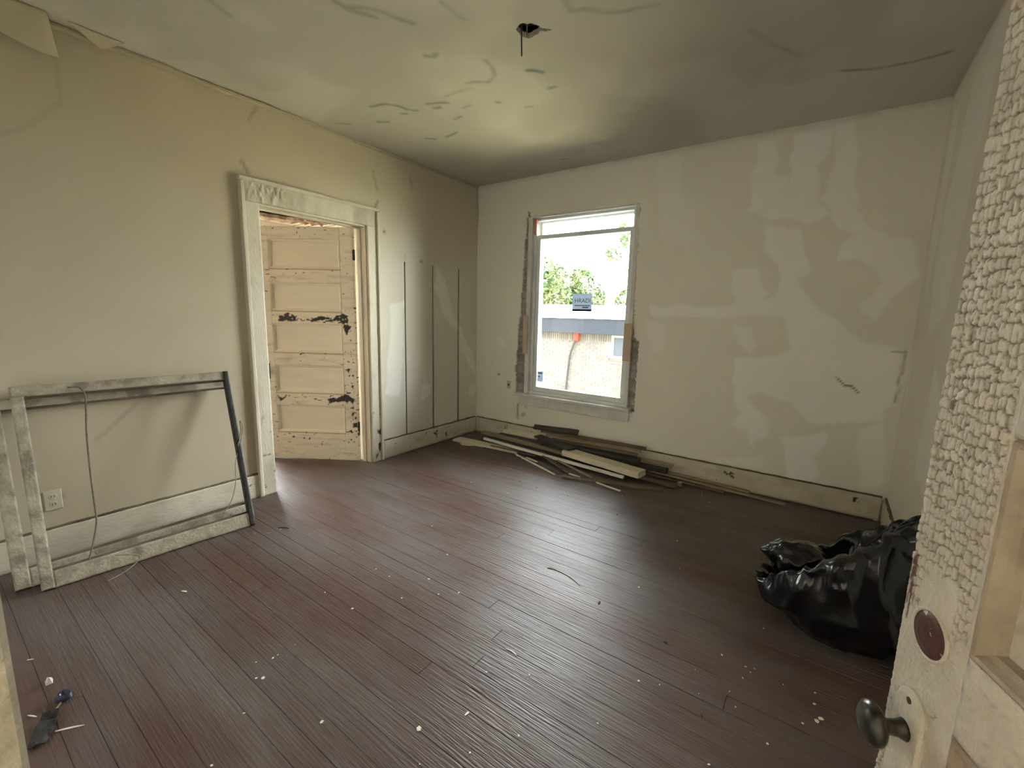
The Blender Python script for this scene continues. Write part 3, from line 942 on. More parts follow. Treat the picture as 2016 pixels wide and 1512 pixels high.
# door_1: opened away into the next room
ud = np.array([-.834, -.551, 0]); ud /= np.linalg.norm(ud)
nd = np.array([-ud[1], ud[0], 0])
if nd[0] < 0: nd = -nd
CHIP1 = [[(0.666,1.307),(0.598,1.327),(0.531,1.31),(0.533,1.273),(0.398,1.276),(0.3,1.316),(0.205,1.29),(0.107,1.334),(0.06,1.312),(0.073,1.218),(0.129,1.264),(0.283,1.254),(0.437,1.266),(0.553,1.263),(0.689,1.25)],
 [(0.283,0.575),(0.154,0.589),(0.114,0.61),(0.017,0.564),(0.057,0.543),(0.156,0.54),(0.255,0.526)],[(0.063,0.353),(0.013,0.364),(0.021,0.314),(0.054,0.323)],[(0.101,1.236),(0.044,1.228),(0.085,1.152),(0.103,1.18)],
 [(0.633,1.876),(0.585,1.886),(0.577,1.864),(0.625,1.858)],[(0.52,1.869),(0.481,1.888),(0.512,1.851)],[(0.379,1.863),(0.332,1.855),(0.343,1.837)],[(0.422,0.571),(0.372,0.572),(0.393,0.556)],[(0.049,0.798),(0.029,0.799),(0.04,0.76)],
 [(0.086,0.846),(0.047,0.853),(0.058,0.808)],[(0.052,0.701),(0.022,0.702),(0.033,0.662)],[(0.602,1.921),(0.577,1.922),(0.584,1.907)],[(0.259,1.147),(0.201,1.14),(0.211,1.13)],[(0.729,0.581),(0.64,0.574),(0.712,0.542)]]


def d1_chip(u, v):
    m = np.zeros(u.shape)
    n1 = fbm(u * .6, v * 1.3, 46, 3, 2.)
    for i, p in enumerate(CHIP1):
        m = np.maximum(m, poly_mask(u, v, p, .003, .022, 26., i * 2.) * (smooth(.36, .40, n1) if i == 0 else 1))
    n2 = fbm(u * .7, v * 1.2, 62, 2, 5.)
    dens = .03 * smooth(.16, .03, u) * smooth(1.45, 1.2, v) + .028 * smooth(.9, .75, v) * smooth(.1, .25, v)
    m = np.maximum(m, smooth(.86, .88, n2 + dens * 3.0))
    n3 = fbm(u * .35, v * 2, 40, 2, 15.)
    m = np.maximum(m, smooth(.875, .895, n3 + .06 * ((v > 1.60) & (v < 1.70)) + .05 * ((v > .5) & (v < .63))))
    return m


PAN1 = [(.252, .51), (.618, .872), (.982, 1.24), (1.348, 1.594), (1.71, 1.962)]


def d1_shade_dirt(u, v):
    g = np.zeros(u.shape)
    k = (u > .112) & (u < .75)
    for a, b in PAN1:  # painted-in shade lines that define each panel's lower and upper moulding
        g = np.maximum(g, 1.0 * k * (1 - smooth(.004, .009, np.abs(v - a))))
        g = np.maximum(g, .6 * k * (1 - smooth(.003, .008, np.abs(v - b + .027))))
    return np.clip(1.3 * g + d1_grime(u, v), 0, 1.6)  # shade lines together with the grime


def d1_grime(u, v):
    return np.clip(.45 * smooth(.5, .8, fbm(u * .5, v * 3.2, 12, 4, 8.)) + .3 * smooth(.55, .75, fbm(u, v, 3, 3, 1.)), 0, 1)


door1 = empty('door_1', (-.105, -1.525, .008))
S(door1, 'cream five-panel wooden door with dark chipped paint, opened into the next room', 'door')
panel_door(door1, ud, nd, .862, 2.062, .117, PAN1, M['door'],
           {'chip': d1_chip, 'dirt': d1_shade_dirt}, lambda u, v: .0012 * (fbm(u, v, 14, 2) - .5) - .0012 * (d1_chip(u, v) > .5), .0062)
for z in (1.835, .32):
    hg = MB()
    hg.tube([(.004, .004, z - .045), (.004, .004, z + .045)], .007, 10)
    hg.fbox((0, 0, 0), ud, Z, nd, -.002, .006, z - .044, z + .044, 0, .003).fbox((0, 0, 0), (0, 1, 0), Z, (1, 0, 0), .0, .012, z - .044, z + .044, -.004, .008)
    hg.build('hinge', M['iron'], door1)
kn = Vector(ud) * .812 + Vector((0, 0, .815))
esc = MB().fbox(kn, ud, Z, nd, -.022, .022, -.075, .065, 0, .004, .003).build('escutcheon', M['iron'], door1)
kb = MB().lathe(kn, nd, [(0, .013), (.018, .011), (.024, .019), (.034, .027), (.046, .028), (.056, .021), (.060, .004)], 20).build('door_knob', M['plate'], door1, True)
tag(kb, 'pale round knob')

# door_2: the open door close at the right
u2 = np.array([.383, -.924, 0]); u2 /= np.linalg.norm(u2)
n2 = np.array([u2[1], -u2[0], 0])
ED = (3.428, -3.113)


def crackle(u, v):
    wu = u + .004 * (fbm(u, v, 60, 2) - .5)
    wv = v + .006 * (fbm(u, v, 50, 2, 9.) - .5)
    e1, id1 = voro(wu / .0078, wv / .0155, 3)
    e2, id2 = voro(wu / .0062, wv / .0085, 40)
    lower = smooth(.99, .93, v)
    e = e1 * (1 - lower) + e2 * lower
    idv = id1 * (1 - lower) + id2 * lower
    sm = np.clip(smooth(.52, .60, fbm(u * 1.2, v * .6, 16, 3, 4.)) * .8 * smooth(1.2, 1.0, v), 0, 1)
    sm = np.maximum(sm, poly_mask(u, v, [(.022, 1.02), (.045, 1.06), (.075, 1.055), (.088, 1.0), (.085, .965), (.03, .99)], .004, .02, 40.))
    sm = np.maximum(sm, poly_mask(u, v, [(.07, .95), (.118, .97), (.118, .80), (.06, .80), (.08, .9)], .004, .02, 40.))
    sm = np.maximum(sm, smooth(.105, .113, u) * (u < .118))
    amt = (1 - sm) * (u < .1155) + .35 * (u >= .1155) * smooth(.55, .68, fbm(u, v, 25, 3, 7.))
    crack = (1 - smooth(.03, .20, e)) * amt
    return crack, idv, amt


def d2_disp(u, v):
    c, i, a = crackle(u, v)
    return .0026 * i * a - .0028 * c - .0026 * smooth(.84, .88, i) * a + .0006 * (fbm(u, v, 90, 2) - .5)


def d2_dirt(u, v):
    c, i, a = crackle(u, v)
    lost = smooth(.93, .96, i) * a * .35
    return np.clip(.85 * c + lost + .45 * smooth(.55, .75, fbm(u, v, 20, 3, 11.)) * (u > .1155), 0, 1)


def d2_chip(u, v):
    s = poly_mask(u, v, [(.004, 1.05), (.010, 1.06), (.012, .99), (.006, .95), (.003, .99)], .002, .006, 60.) * (fbm(u * 6, v * .5, 60, 2) > .45)
    s = np.maximum(s, .8 * poly_mask(u, v, [(.018, 1.272), (.028, 1.272), (.027, 1.257), (.018, 1.258)], .001, .002, 60.))
    return s


door2 = empty('door_2', (ED[0], ED[1], .012))
S(door2, 'near open door with crackled flaking cream paint and dark knob', 'door')
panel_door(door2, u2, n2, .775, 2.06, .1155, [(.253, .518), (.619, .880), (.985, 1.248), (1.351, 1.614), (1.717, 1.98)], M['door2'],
           {'dirt': d2_dirt, 'chip': d2_chip}, d2_disp, .0017, .036, .006, M['mould_shade'])
# filled bore with its turned rim
bc = Vector(u2) * .054 + Vector((0, 0, .966))
MB().lathe(bc, n2, [(-.004, .0335), (.0022, .0335), (.0022, .030), (.0005, .0295)], 36).build('bore_rim', M['door2'], door2, True)
bp_ = MB().lathe(bc, n2, [(-.002, .0292), (.0012, .0292), (.0016, .02), (.0018, .002)], 36).build('bore_plug', M['redwood'], door2, True)
tag(bp_, 'dark red round plug in the lock stile')
# escutcheon with rounded top, keyhole, neck and knob
kc = Vector(u2) * .050 + Vector((0, 0, .818))
pts = []
for i in range(17):
    t = math.pi * i / 16
    pts.append((.029 * math.cos(t), .030 + .029 * math.sin(t)))
pts += [(-.029, -.09), (-.020, -.115), (.020, -.115), (.029, -.09)]
vs_, fs_ = [], []
for (s, d) in ((1.0, 0), (1.0, .003), (.90, .0065)):
    for a, b in pts: vs_.append(kc + Vector(u2) * a * s + Vector((0, 0, (b + .03) * s - .03)) + Vector(n2) * d)
n_ = len(pts)
for l in range(2):
    for i in range(n_): fs_.append((l * n_ + i, l * n_ + (i + 1) % n_, l * n_ + n_ + (i + 1) % n_, l * n_ + n_ + i))
fs_.append(tuple(range(2 * n_, 3 * n_)))
MB().add(vs_, fs_).build('escutcheon', M['door2'], door2)
MB().lathe(kc + Vector((0, 0, .045)), n2, [(.0055, .0045), (.0072, .0045), (.0073, .001)], 14).build('screw_hole', M['slot'], door2)
MB().lathe(kc, n2, [(.004, .015), (.010, .013), (.016, .0105), (.030, .010), (.033, .014), (.036, .024), (.041, .0285), (.047, .0285), (.053, .022), (.057, .010), (.058, .002)], 28).build('door_knob', M['iron'], door2, True)

# ------------------------------------------------------------------ window_1
win = empty('window_1', (1.265, .05, .54))
S(win, 'tall white window with sky, brick house and tree beyond', 'window')
WX, WY, WZ = 1.265, .05, .54


def wbox(name, m, x0, x1, y0, y1, z0, z1, parent=win, c=.003):
    return MB().fbox((0, 0, 0), X, Z, (0, -1, 0), x0 - WX, x1 - WX, z0 - WZ, z1 - WZ, -(y1 - WY), -(y0 - WY), c).build(name, M[m], parent)


wbox('jamb', 'sill', .672, .722, -.002, .185, .535, 2.345)
wbox('jamb', 'sill', 1.800, 1.832, -.002, .185, .535, 2.345)
wbox('head', 'sill', .672, 1.832, -.004, .185, 2.335, 2.352)
wbox('inner_frame', 'vinyl', .722, .752, .035, .17, .54, 2.335)
wbox('inner_frame', 'vinyl', 1.770, 1.800, .035, .17, .54, 2.335)
wbox('inner_frame', 'vinyl', .752, 1.770, .035, .17, 2.312, 2.335)
ls = empty('lower_sash', (0, 0, 0), win)
for a in ((.752, .790, .055, .095, .565, 2.175), (1.737, 1.770, .055, .095, .565, 2.175)): wbox('sash_stile', 'vinyl', *a, parent=ls)
wbox('sash_rail', 'vinyl', .790, 1.737, .050, .095, 2.135, 2.175, parent=ls)
wbox('sash_rail', 'vinyl', .790, 1.737, .055, .095, .565, .612, parent=ls)
wbox('glass_pane', 'glass', .790, 1.737, .074, .078, .612, 2.135, parent=ls, c=0)
us_ = empty('upper_sash', (0, 0, 0), win)
for a in ((.752, .780, .105, .145, .62, 2.312), (1.744, 1.770, .105, .145, .62, 2.312)): wbox('sash_stile', 'vinyl', *a, parent=us_)
wbox('sash_rail', 'vinyl', .780, 1.744, .105, .145, 2.295, 2.312, parent=us_)
wbox('glass_pane', 'glass', .780, 1.744, .124, .128, 2.10, 2.295, parent=us_, c=0)
wbox('sill_board', 'vinyl', .722, 1.800, .02, .18, .535, .566)
wbox('stool', 'sill', .578, 1.872, -.062, .022, .508, .538, c=.006)
wbox('apron', 'sill', .62, 1.858, -.024, .0, .412, .508, c=.004)
wbox('wood_shim', 'rawwood', .655, .708, -.024, -.010, .965, 1.365)
wbox('wood_shim', 'rawwood', 1.768, 1.842, -.030, -.012, .975, 1.315)
wbox('painted_block', 'salmon', .738, .768, .006, .036, 2.178, 2.325)
st = MB().fbox((0, 0, 0), X, Z, (0, -1, 0), -.106, .106, -.084, .084, 0, .0012)
stk = st.build('window_sticker', M['paper'])
stk.location = (1.282, .0735, 1.506)
tag(stk, 'printed paper notice stuck on the middle of the window glass, read from behind', 'sticker')
MB().fbox((0, 0, 0), X, Z, (0, -1, 0), -.106, .106, -.088, -.068, .0012, .002).build('dark_strip', M['fascia'], stk)
tc = bpy.data.curves.new('lettering', 'FONT')
tc.body = 'HRADI'
tc.size = .058
tc.align_x = 'CENTER'
tc.extrude = .0003
to = bpy.data.objects.new('lettering_source', tc)
C.objects.link(to)
dg = bpy.context.evaluated_depsgraph_get()
tm = bpy.data.meshes.new_from_object(to.evaluated_get(dg))
bpy.data.objects.remove(to)
lo = new_obj('lettering', tm, M['ink'], stk)
lo.rotation_euler = (math.radians(90), 0, 0)
lo.location = (.005, -.0016, -.004)
MB().fbox((0, 0, 0), X, Z, (0, -1, 0), -.08, .085, -.036, -.028, .0012, .0016).build('print_line', M['ink'], stk)
MB().fbox((0, 0, 0), X, Z, (0, -1, 0), .005, .07, -.056, -.044, .0012, .0016).build('print_line', M['ink'], stk)
s2 = MB().fbox((0, 0, 0), X, Z, (0, -1, 0), -.034, .034, -.056, .056, 0, .001).build('window_label', M['paper'])
s2.location = (.828, .0735, .724)
tag(s2, 'small printed label in the lower left corner of the window glass', 'sticker')
for a, b, c_, d_ in ((-.024, .024, .03, .044), (-.024, .0, -.005, .006)):
    MB().fbox((0, 0, 0), X, Z, (0, -1, 0), a, b, c_, d_, .001, .0014).build('print_line', M['ink'], s2)

# ------------------------------------------------------------------ outlets
def outlet(loc, N, U, label, w=.068, h=.112, plain=False):
    o = empty('wall_outlet', loc)
    tag(o, label, 'outlet', None)
    MB().fbox((0, 0, 0), U, Z, N, -w / 2, w / 2, -h / 2, h / 2, 0, .006, .003).build('cover_plate', M['plate'], o)
    if not plain:
        for dz in (.022, -.022):
            MB().lathe(Vector((0, 0, dz)), N, [(.005, .016), (.0075, .015), (.0078, .002)], 16).build('socket', M['plate'], o)
            for du in (-.006, .006):
                MB().fbox(Vector((0, 0, dz)), U, Z, N, du - .0012, du + .0012, -.006, .006, .0078, .0084).build('slot', M['slot'], o)
    else:
        MB().lathe((0, 0, 0), N, [(.005, .012), (.009, .010), (.0095, .002)], 16).build('cable_port', M['slot'], o)
    return o


outlet((.472, -.002, .605), (0, -1, 0), X, 'pale wall plate with a round port left of the window', .05, .085, True)
outlet((.004, -3.505, .33), X, Y, 'painted-over outlet on the left wall seen through the leaning sash', .07, .11)
so = empty('baseboard_outlet', (.462, -.0185, .118))
tag(so, 'small white upright outlet box on the baseboard below the window', 'outlet')
MB().fbox((0, 0, 0), X, Z, (0, -1, 0), -.022, .022, -.045, .045, 0, .020, .003).build('box', M['plate'], so)
MB().fbox((0, 0, 0), X, Z, (0, -1, 0), -.003, .003, -.022, .026, .020, .021).build('slot', M['slot'], so)
MB().fbox((0, 0, 0), X, Z, (0, -1, 0), -.125, -.022, -.02, .012, 0, .012, .003).build('raceway', M['plate'], so)

# ------------------------------------------------------------------ leaning window sashes
def sash(label, O, Ud, L, top, wst, wtop, wbot, thick, right_mat, seed):
    r = empty('salvaged_window', O)
    tag(r, label, 'old window', 'old window sashes leaning on the left wall', 'thing')
    U = Vector(Ud).normalized()
    T = Vector(top) - Vector(O)
    V = T - U * T.dot(U)
    hgt = V.length
    V.normalize()
    N = U.cross(V)
    dirt = {'dirt': lambda u, v: np.clip(.8 * smooth(.55, .75, fbm(u, v, 16, 4, seed)), 0, 1)}
    dp = lambda u, v: .004 * (fbm(u, v, 26, 3, seed) - .5)
    def bar(name, u0, u1, v0, v1, m, n1=0.):
        return grid_sheet(name, N * n1, U, V, N, lines(u0, u1, .009), lines(v0, v1, .009), m, r, None, dp, dirt, thick, back=True)
    bar('bottom_rail', wst, L - .02, 0, wbot, M['sash'])
    bar('top_rail', .0, L - .02, hgt - wtop, hgt, M['sash'])
    bar('stile', 0, wst, 0.004, hgt - wtop, M['sash'], .003)
    bar('stile', L - .028, L, 0, hgt, right_mat, .006)
    # glazing rabbet inside the frame
    MB().fbox((0, 0, 0), U, V, N, wst, L - .028, wbot, wbot + .010, -thick, -thick * .5).build('glazing_rabbet', M['cap'], r)
    MB().fbox((0, 0, 0), U, V, N, wst, L - .028, hgt - wtop - .010, hgt - wtop, -thick, -thick * .5).build('glazing_rabbet', M['cap'], r)
    return r, U, V, N


sA = sash('front glassless wooden sash with one black upright, leaning on the left wall', (.366, -3.63, .004), (.068, .93, 0), .945, (.078, -3.60, .965), .046, .052, .082, .034, M['blackwood'], 3.)
sB = sash('rear wooden sash mostly hidden behind the front leaning sash', (.272, -3.705, .004), (.03, 1.0, 0), 1.07, (.030, -3.70, .90), .055, .05, .09, .026, M['sash'], 8.)


def cord(name, pts, r, m, label, cat):
    me = MB()
    P = [Vector(p) for p in pts]
    out = []
    for i in range(len(P) - 1):      # smooth through the points
        p0, p1, p2, p3 = P[max(i - 1, 0)], P[i], P[i + 1], P[min(i + 2, len(P) - 1)]
        for s in range(6):
            t = s / 6
            out.append(.5 * ((2 * p1) + (p2 - p0) * t + (2 * p0 - 5 * p1 + 4 * p2 - p3) * t * t + (3 * p1 - p0 - 3 * p2 + p3) * t ** 3))
    out.append(P[-1])
    me.tube(out, r, 6)
    o = me.build(name, m, None, True)
    return tag(o, label, cat)


cord('sash_cord', [(.120, -3.41, .945), (.118, -3.363, .938), (.126, -3.349, .877), (.175, -3.37, .71), (.237, -3.386, .505), (.292, -3.395, .328), (.315, -3.401, .253), (.347, -3.429, .162), (.385, -3.457, .10)], .0042, M['wire2'],
     'dark cord hanging down from the top rail of the front sash', 'cord')
cord('sash_cord', [(.30, -2.70, .50), (.26, -2.66, .58), (.235, -2.650, .646), (.255, -2.646, .60), (.285, -2.685, .488), (.318, -2.728, .403), (.358, -2.752, .284), (.392, -2.796, .19), (.41, -2.855, .13)], .0028, M['b_tan'],
     'thin pale cord looped round the black upright of the sash', 'cord')
cord('sash_cord', [(.40, -3.36, .085), (.425, -3.31, .075), (.43, -3.27, .05), (.445, -3.30, .02), (.47, -3.36, .006), (.49, -3.42, .004)], .0028, M['b_tan'],
     'thin cord end trailing over the bottom rail onto the floor', 'cord')

# ------------------------------------------------------------------ boards piled under the window
def board(name, a, b, z0, z1, w, t, m, label, roll=0., rag=.0, cat='board'):
    """a, b: floor points of the two ends of the top face's centre line; z0, z1: their heights"""
    A, B = Vector((a[0], a[1], z0)), Vector((b[0], b[1], z1))
    U = (B - A).normalized()
    L = (B - A).length
    V = Vector((0, 0, 1)).cross(U).normalized()
    N = U.cross(V)
    R = Matrix.Rotation(roll, 3, U)
    V, N = R @ V, R @ N
    n = max(2, int(L / .12))
    mb = MB()
    vs_, fs_ = [], []
    for i in range(n + 1):
        s = i / n * L
        e = (random.uniform(0, rag) if i in (0, n) else 0) * (1 if i == 0 else -1)
        wob = random.uniform(-.0015, .0015) if rag else 0
        for (v, h) in ((-w / 2, -t), (w / 2, -t), (w / 2, -t * .15), (w / 2 - t * .12, 0), (-w / 2 + t * .12, 0), (-w / 2, -t * .15)):
            ee = e + (random.uniform(0, rag) * (1 if i == 0 else -1) if i in (0, n) else 0)
            vs_.append(U * (s + ee) + V * (v + wob) + N * (h + wob * .5))
    for i in range(n):
        for k in range(6): fs_.append((i * 6 + k, i * 6 + (k + 1) % 6, i * 6 + 6 + (k + 1) % 6, i * 6 + 6 + k))
    fs_ += [tuple(range(6))[::-1], tuple(n * 6 + k for k in range(6))]
    o = mb.add(vs_, fs_).build(name, M[m])
    o.location = A
    tag(o, label, cat, 'old boards piled under the window')
    return o


board('plank_offcut', (.075, -.43), (.90, -.36), .018, .018, .13, .018, 'b_cream', 'wide pale board flat on the floor at the corner end of the pile', 0, .01)
board('trim_strip', (.21, -.135), (1.42, -.215), .062, .060, .05, .03, 'b_tan', 'long tan strip with a pale edge behind the white strip', 0, .006)
board('trim_strip', (.40, -.335), (2.03, -.475), .062, .060, .032, .02, 'b_white', 'longest narrow white strip lying along the front of the pile', 0, .006)
board('plank_offcut', (.35, -.27), (1.95, -.37), .040, .038, .11, .018, 'b_dark', 'long dark board underneath the white strip', 0, .006)
board('timber', (1.365, -.285), (2.155, -.39), .118, .108, .130, .050, 'b_cream', 'thick cream painted timber on top of the pile', 0, .006, 'timber')
board('plank_offcut', (.93, -.115), (1.44, -.30), .142, .142, .095, .016, 'b_dark', 'short dark plank lying aslant on the pile behind the cream timber', 0, .01)
board('plank_offcut', (.83, -.055), (1.39, -.052), .205, .238, .06, .012, 'b_dark', 'dark ragged board highest against the wall below the sill', .7, .02)
board('lath', (.94, -.072), (2.06, -.066), .186, .212, .045, .012, 'b_brown', 'brown lath topmost of three stacked beside the wall', .35, .012, 'lath')
board('lath', (1.02, -.100), (2.04, -.098), .166, .188, .05, .012, 'b_tan', 'tan lath in the middle of three stacked beside the wall', .3, .012, 'lath')
board('lath', (1.10, -.132), (2.02, -.132), .146, .164, .05, .012, 'b_brown', 'brown lath lowest of three stacked beside the wall', .25, .012, 'lath')
board('plank_offcut', (.98, -.150), (2.04, -.150), .122, .122, .09, .038, 'b_dark', 'long black board under the three laths', .15, .006)
board('plank_offcut', (1.55, -.072), (2.32, -.068), .108, .109, .066, .020, 'b_tan', 'brown board whose end sticks out right of the stacked laths', .12, .012)
board('plank_offcut', (1.50, -.085), (2.28, -.080), .080, .080, .07, .05, 'b_dark', 'dark block board under the protruding brown board', 0, .01)
board('lath', (2.10, -.085), (3.165, -.15), .026, .022, .030, .012, 'b_tan', 'long pale lath on the floor reaching farthest right along the baseboard', 0, .006, 'lath')
board('lath', (2.14, -.052), (2.92, -.088), .042, .036, .026, .012, 'b_tan', 'shorter lath lying between the baseboard and the longest pale lath', 0, .006, 'lath')
board('lath', (2.02, -.150), (2.75, -.170), .020, .016, .024, .012, 'b_brown', 'brown lath on the floor in front of the pale laths', 0, .006, 'lath')
board('plank_offcut', (1.555, -.69), (2.36, -.43), .016, .016, .055, .013, 'b_brown', 'brown plank farthest out on the floor in front of the timber', 0, .02)
board('plank_offcut', (1.95, -.30), (2.42, -.30), .034, .016, .07, .012, 'b_brown', 'brown splintered plank poking out under the end of the timber', 0, .02)
board('splinter', (1.86, -.665), (2.085, -.675), .030, .012, .016, .008, 'b_white', 'short white splinter resting on the outermost brown plank', 0, .006, 'splinter')
board('splinter', (1.92, -.60), (2.10, -.60), .014, .014, .02, .010, 'b_dark', 'short black splinter beside the outermost brown plank', 0, .006, 'splinter')
board('trim_strip', (.89, -.445), (1.49, -.69), .016, .014, .014, .012, 'b_white', 'thin white strip pointing out towards the room at the left', 0, .003)
board('trim_strip', (1.04, -.475), (1.20, -.52), .018, .018, .016, .01, 'b_white', 'short white strip beside the grey slat', 0, .006)
board('lath', (1.00, -.452), (1.52, -.63), .010, .010, .03, .010, 'b_grey', 'grey lath under the short white strip', 0, .006, 'lath')
board('slat', (1.12, -.36), (1.59, -.60), .056, .026, .045, .010, 'b_grey', 'weathered grey slat slanting out of the pile', 0, .004, 'slat')
board('lath', (1.36, -.43), (1.80, -.60), .050, .032, .016, .010, 'b_tan', 'thin tan lath slanting out right of the grey slat', 0, .004, 'lath')
board('trim_strip', (1.56, -.60), (1.70, -.625), .020, .020, .012, .008, 'b_white', 'tiny white strip at the tip of the grey slat', 0, .004)
board('lath', (.50, -.475), (.92, -.455), .008, .012, .018, .007, 'b_dark', 'thin dark lath in front of the pale corner board', 0, .006, 'lath')
board('lath', (.55, -.405), (1.10, -.395), .022, .026, .030, .010, 'b_brown', 'brown lath just in front of the longest white strip', 0, .006, 'lath')
board('lath', (.56, -.505), (1.10, -.49), .008, .008, .016, .007, 'b_grey', 'outermost thin grey lath at the left of the pile', 0, .006, 'lath')
board('plank_offcut', (.44, -.050), (.90, -.054), .098, .102, .07, .014, 'b_cream', 'cream board leaning flat against the baseboard near the corner', .5, .02)
board('plank_offcut', (.42, -.115), (1.02, -.125), .058, .060, .11, .02, 'b_grey', 'grey board behind the long tan strip', .1, .01)
board('plank_offcut', (.10, -.19), (.70, -.20), .018, .018, .12, .017, 'b_grey', 'grey board in the dark of the corner under the tan strip', 0, .01)
board('lath', (3.15, -.052), (3.69, -.040), .012, .010, .02, .010, 'b_dark', 'dark lath lying against the baseboard at the far right', 0, .006, 'lath')


def scrap(name, loc, pts, t, m, label, cat, group=None, rz=0., tilt=0.):
    n = len(pts)
    vs_ = [(x, y, 0) for x, y in pts] + [(x * .96, y * .96, t) for x, y in pts]
    fs_ = [tuple(range(n))[::-1], tuple(range(n, 2 * n))] + [(i, (i + 1) % n, n + (i + 1) % n, n + i) for i in range(n)]
    o = MB().add(vs_, fs_).build(name, M[m])
    o.location = loc
    o.rotation_euler = (tilt, 0, rz)
    return tag(o, label, cat, group)


scrap('plaster_scrap', (.29, -.515, .001), [(-.08, .0), (-.02, -.03), (.05, -.01), (.10, .04), (.03, .05), (-.04, .04)], .004, 'b_cream', 'pale triangular scrap on the floor below the corner board', 'scrap')
scrap('plaster_scrap', (2.42, -.235, .001), [(-.02, -.015), (.015, -.02), (.025, .005), (.005, .025), (-.02, .015)], .03, 'b_tan', 'pale crumpled lump on the floor by the laths', 'scrap')

# ------------------------------------------------------------------ paint chips on the floor
CH = [(1.45,-2.53),(1.74,-2.42),(1.65,-2.19),(1.63,-2.80),(1.42,-2.81),(1.64,-3.08),(2.05,-3.21),(2.33,-3.03),(2.42,-2.89),(2.50,-2.62),(2.61,-2.85),(2.36,-2.71),(1.88,-1.64),(1.94,-2.41),(1.75,-2.61),(1.64,-3.15),(1.67,-3.13),(1.87,-2.48),(2.42,-3.11),(2.52,-2.99),(1.10,-2.20),(1.33,-2.00),(1.56,-2.53),(2.66,-1.19),(2.64,-1.81),(2.76,-1.50),(2.85,-2.39),(2.92,-2.36),(3.01,-2.20),(3.14,-2.23),(3.17,-2.06),(3.19,-2.08),(3.17,-2.13),(3.30,-2.07),(3.20,-1.76),(3.41,-2.18),(3.42,-2.16),(3.40,-2.04),(3.40,-2.10),(3.28,-2.38),(3.05,-2.31),(3.14,-2.57),(3.37,-2.22),(2.80,-2.65),(3.20,-2.05),(3.08,-2.05),(3.17,-2.29),(2.69,-0.43),(2.61,-0.32),(2.43,-0.40),(2.12,-0.74),(1.71,-3.24),(1.69,-3.255),(1.64,-3.17),(1.61,-3.22),(1.81,-3.35),(1.92,-3.49),(0.61,-2.69),(0.97,-3.05),(0.79,-1.08),(1.03,-1.27),(1.40,-1.26),
      (.52,-.60),(.60,-.66),(.44,-.57),(.70,-.72),(1.10,-.80),(.62,-2.62),(.55,-2.74)]
BIG = {6: 1.5, 7: 1.9, 8: 1.9, 9: .8, 35: 1.7, 36: 1.6, 1: 1.1, 3: 1.2, 51: 1.3}
for i, (x, y) in enumerate(CH):
    s = .0062 * BIG.get(i, random.uniform(.4, 1.0))
    k = random.choice((5, 6))
    el = random.uniform(.45, .9)
    pts = [(s * random.uniform(.7, 1.2) * math.cos(2 * math.pi * j / k), s * el * random.uniform(.7, 1.2) * math.sin(2 * math.pi * j / k)) for j in range(k)]
    if y > -.85: zl = 'tiny white paint chip on the floor in front of the board pile'
    elif x > 3.0 and y > -2.6: zl = 'tiny white paint chip on the floor between the rubbish bag and the near door'
    elif x < 1.2 and y > -2.3: zl = 'tiny white paint chip on the floor near the left doorway'
    elif x < 1.15: zl = 'tiny white paint chip on the floor beside the leaning window sashes'
    elif y > -2.0: zl = 'tiny white paint chip on the floor in the window glare'
    elif y < -2.95: zl = 'tiny white paint chip on the floor at the bottom of the view'
    elif x < 2.0: zl = 'tiny white paint chip on the middle of the floor, left of the long white sliver'
    else: zl = 'tiny white paint chip on the middle of the floor, right of the long white sliver'
    zl = {6: 'upright white paint chip at the lower left of the floor', 7: 'large pointed white paint chip low in the middle of the floor',
          8: 'large oblong white paint chip below the long white sliver', 51: 'bright white paint chip alone at the lower left of the floor'}.get(i, zl)
    scrap('paint_chip', (x, y, .0014), pts, .0014, 'chipw', zl, 'paint chip', 'chips: ' + zl[5:], random.uniform(0, 6.28), random.uniform(-.05, .05))
for i, (x, y) in enumerate([(2.53, -2.05), (2.87, -2.12), (3.08, -2.40), (1.51, -1.02), (1.79, -1.01), (1.33, -1.0), (.76, -.98), (2.22, -1.08)]):
    s = .005 if i > 0 else .008
    pts = [(s * 1.6 * math.cos(a), s * .7 * math.sin(a)) for a in (0, 1.1, 2.2, 3.2, 4.2, 5.3)]
    scrap('dark_crumb', (x, y, .0014), pts, .002, 'chipd', 'small black splinter on the floor right of the window glare' if i == 0 else ('tiny dark crumb on the floor towards the near door' if i < 3 else 'tiny dark crumb on the floor in front of the board pile'), 'crumb', 'dark crumbs on the floor', random.uniform(0, 6.28))


def sliver(loc, L, w, rz, m, label, bend=.12, cat='splinter'):
    vs_, fs_ = [], []
    n = 8
    for i in range(n + 1):
        t = i / n
        ww = w * (math.sin(math.pi * min(1, t * .9 + .08)) ** .6)
        y = bend * L * math.sin(math.pi * t)
        for dy, z in ((-ww / 2, 0), (ww / 2, 0), (ww / 2 * .6, .002), (-ww / 2 * .6, .002)): vs_.append((L * (t - .5), y + dy, z))
    for i in range(n):
        for k in range(4): fs_.append((i * 4 + k, i * 4 + (k + 1) % 4, i * 4 + 4 + (k + 1) % 4, i * 4 + 4 + k))
    fs_ += [(3, 2, 1, 0), (n * 4, n * 4 + 1, n * 4 + 2, n * 4 + 3)]
    o = MB().add(vs_, fs_).build('wood_splinter', M[m])
    o.location = loc
    o.rotation_euler = (0, 0, rz)
    return tag(o, label, cat)


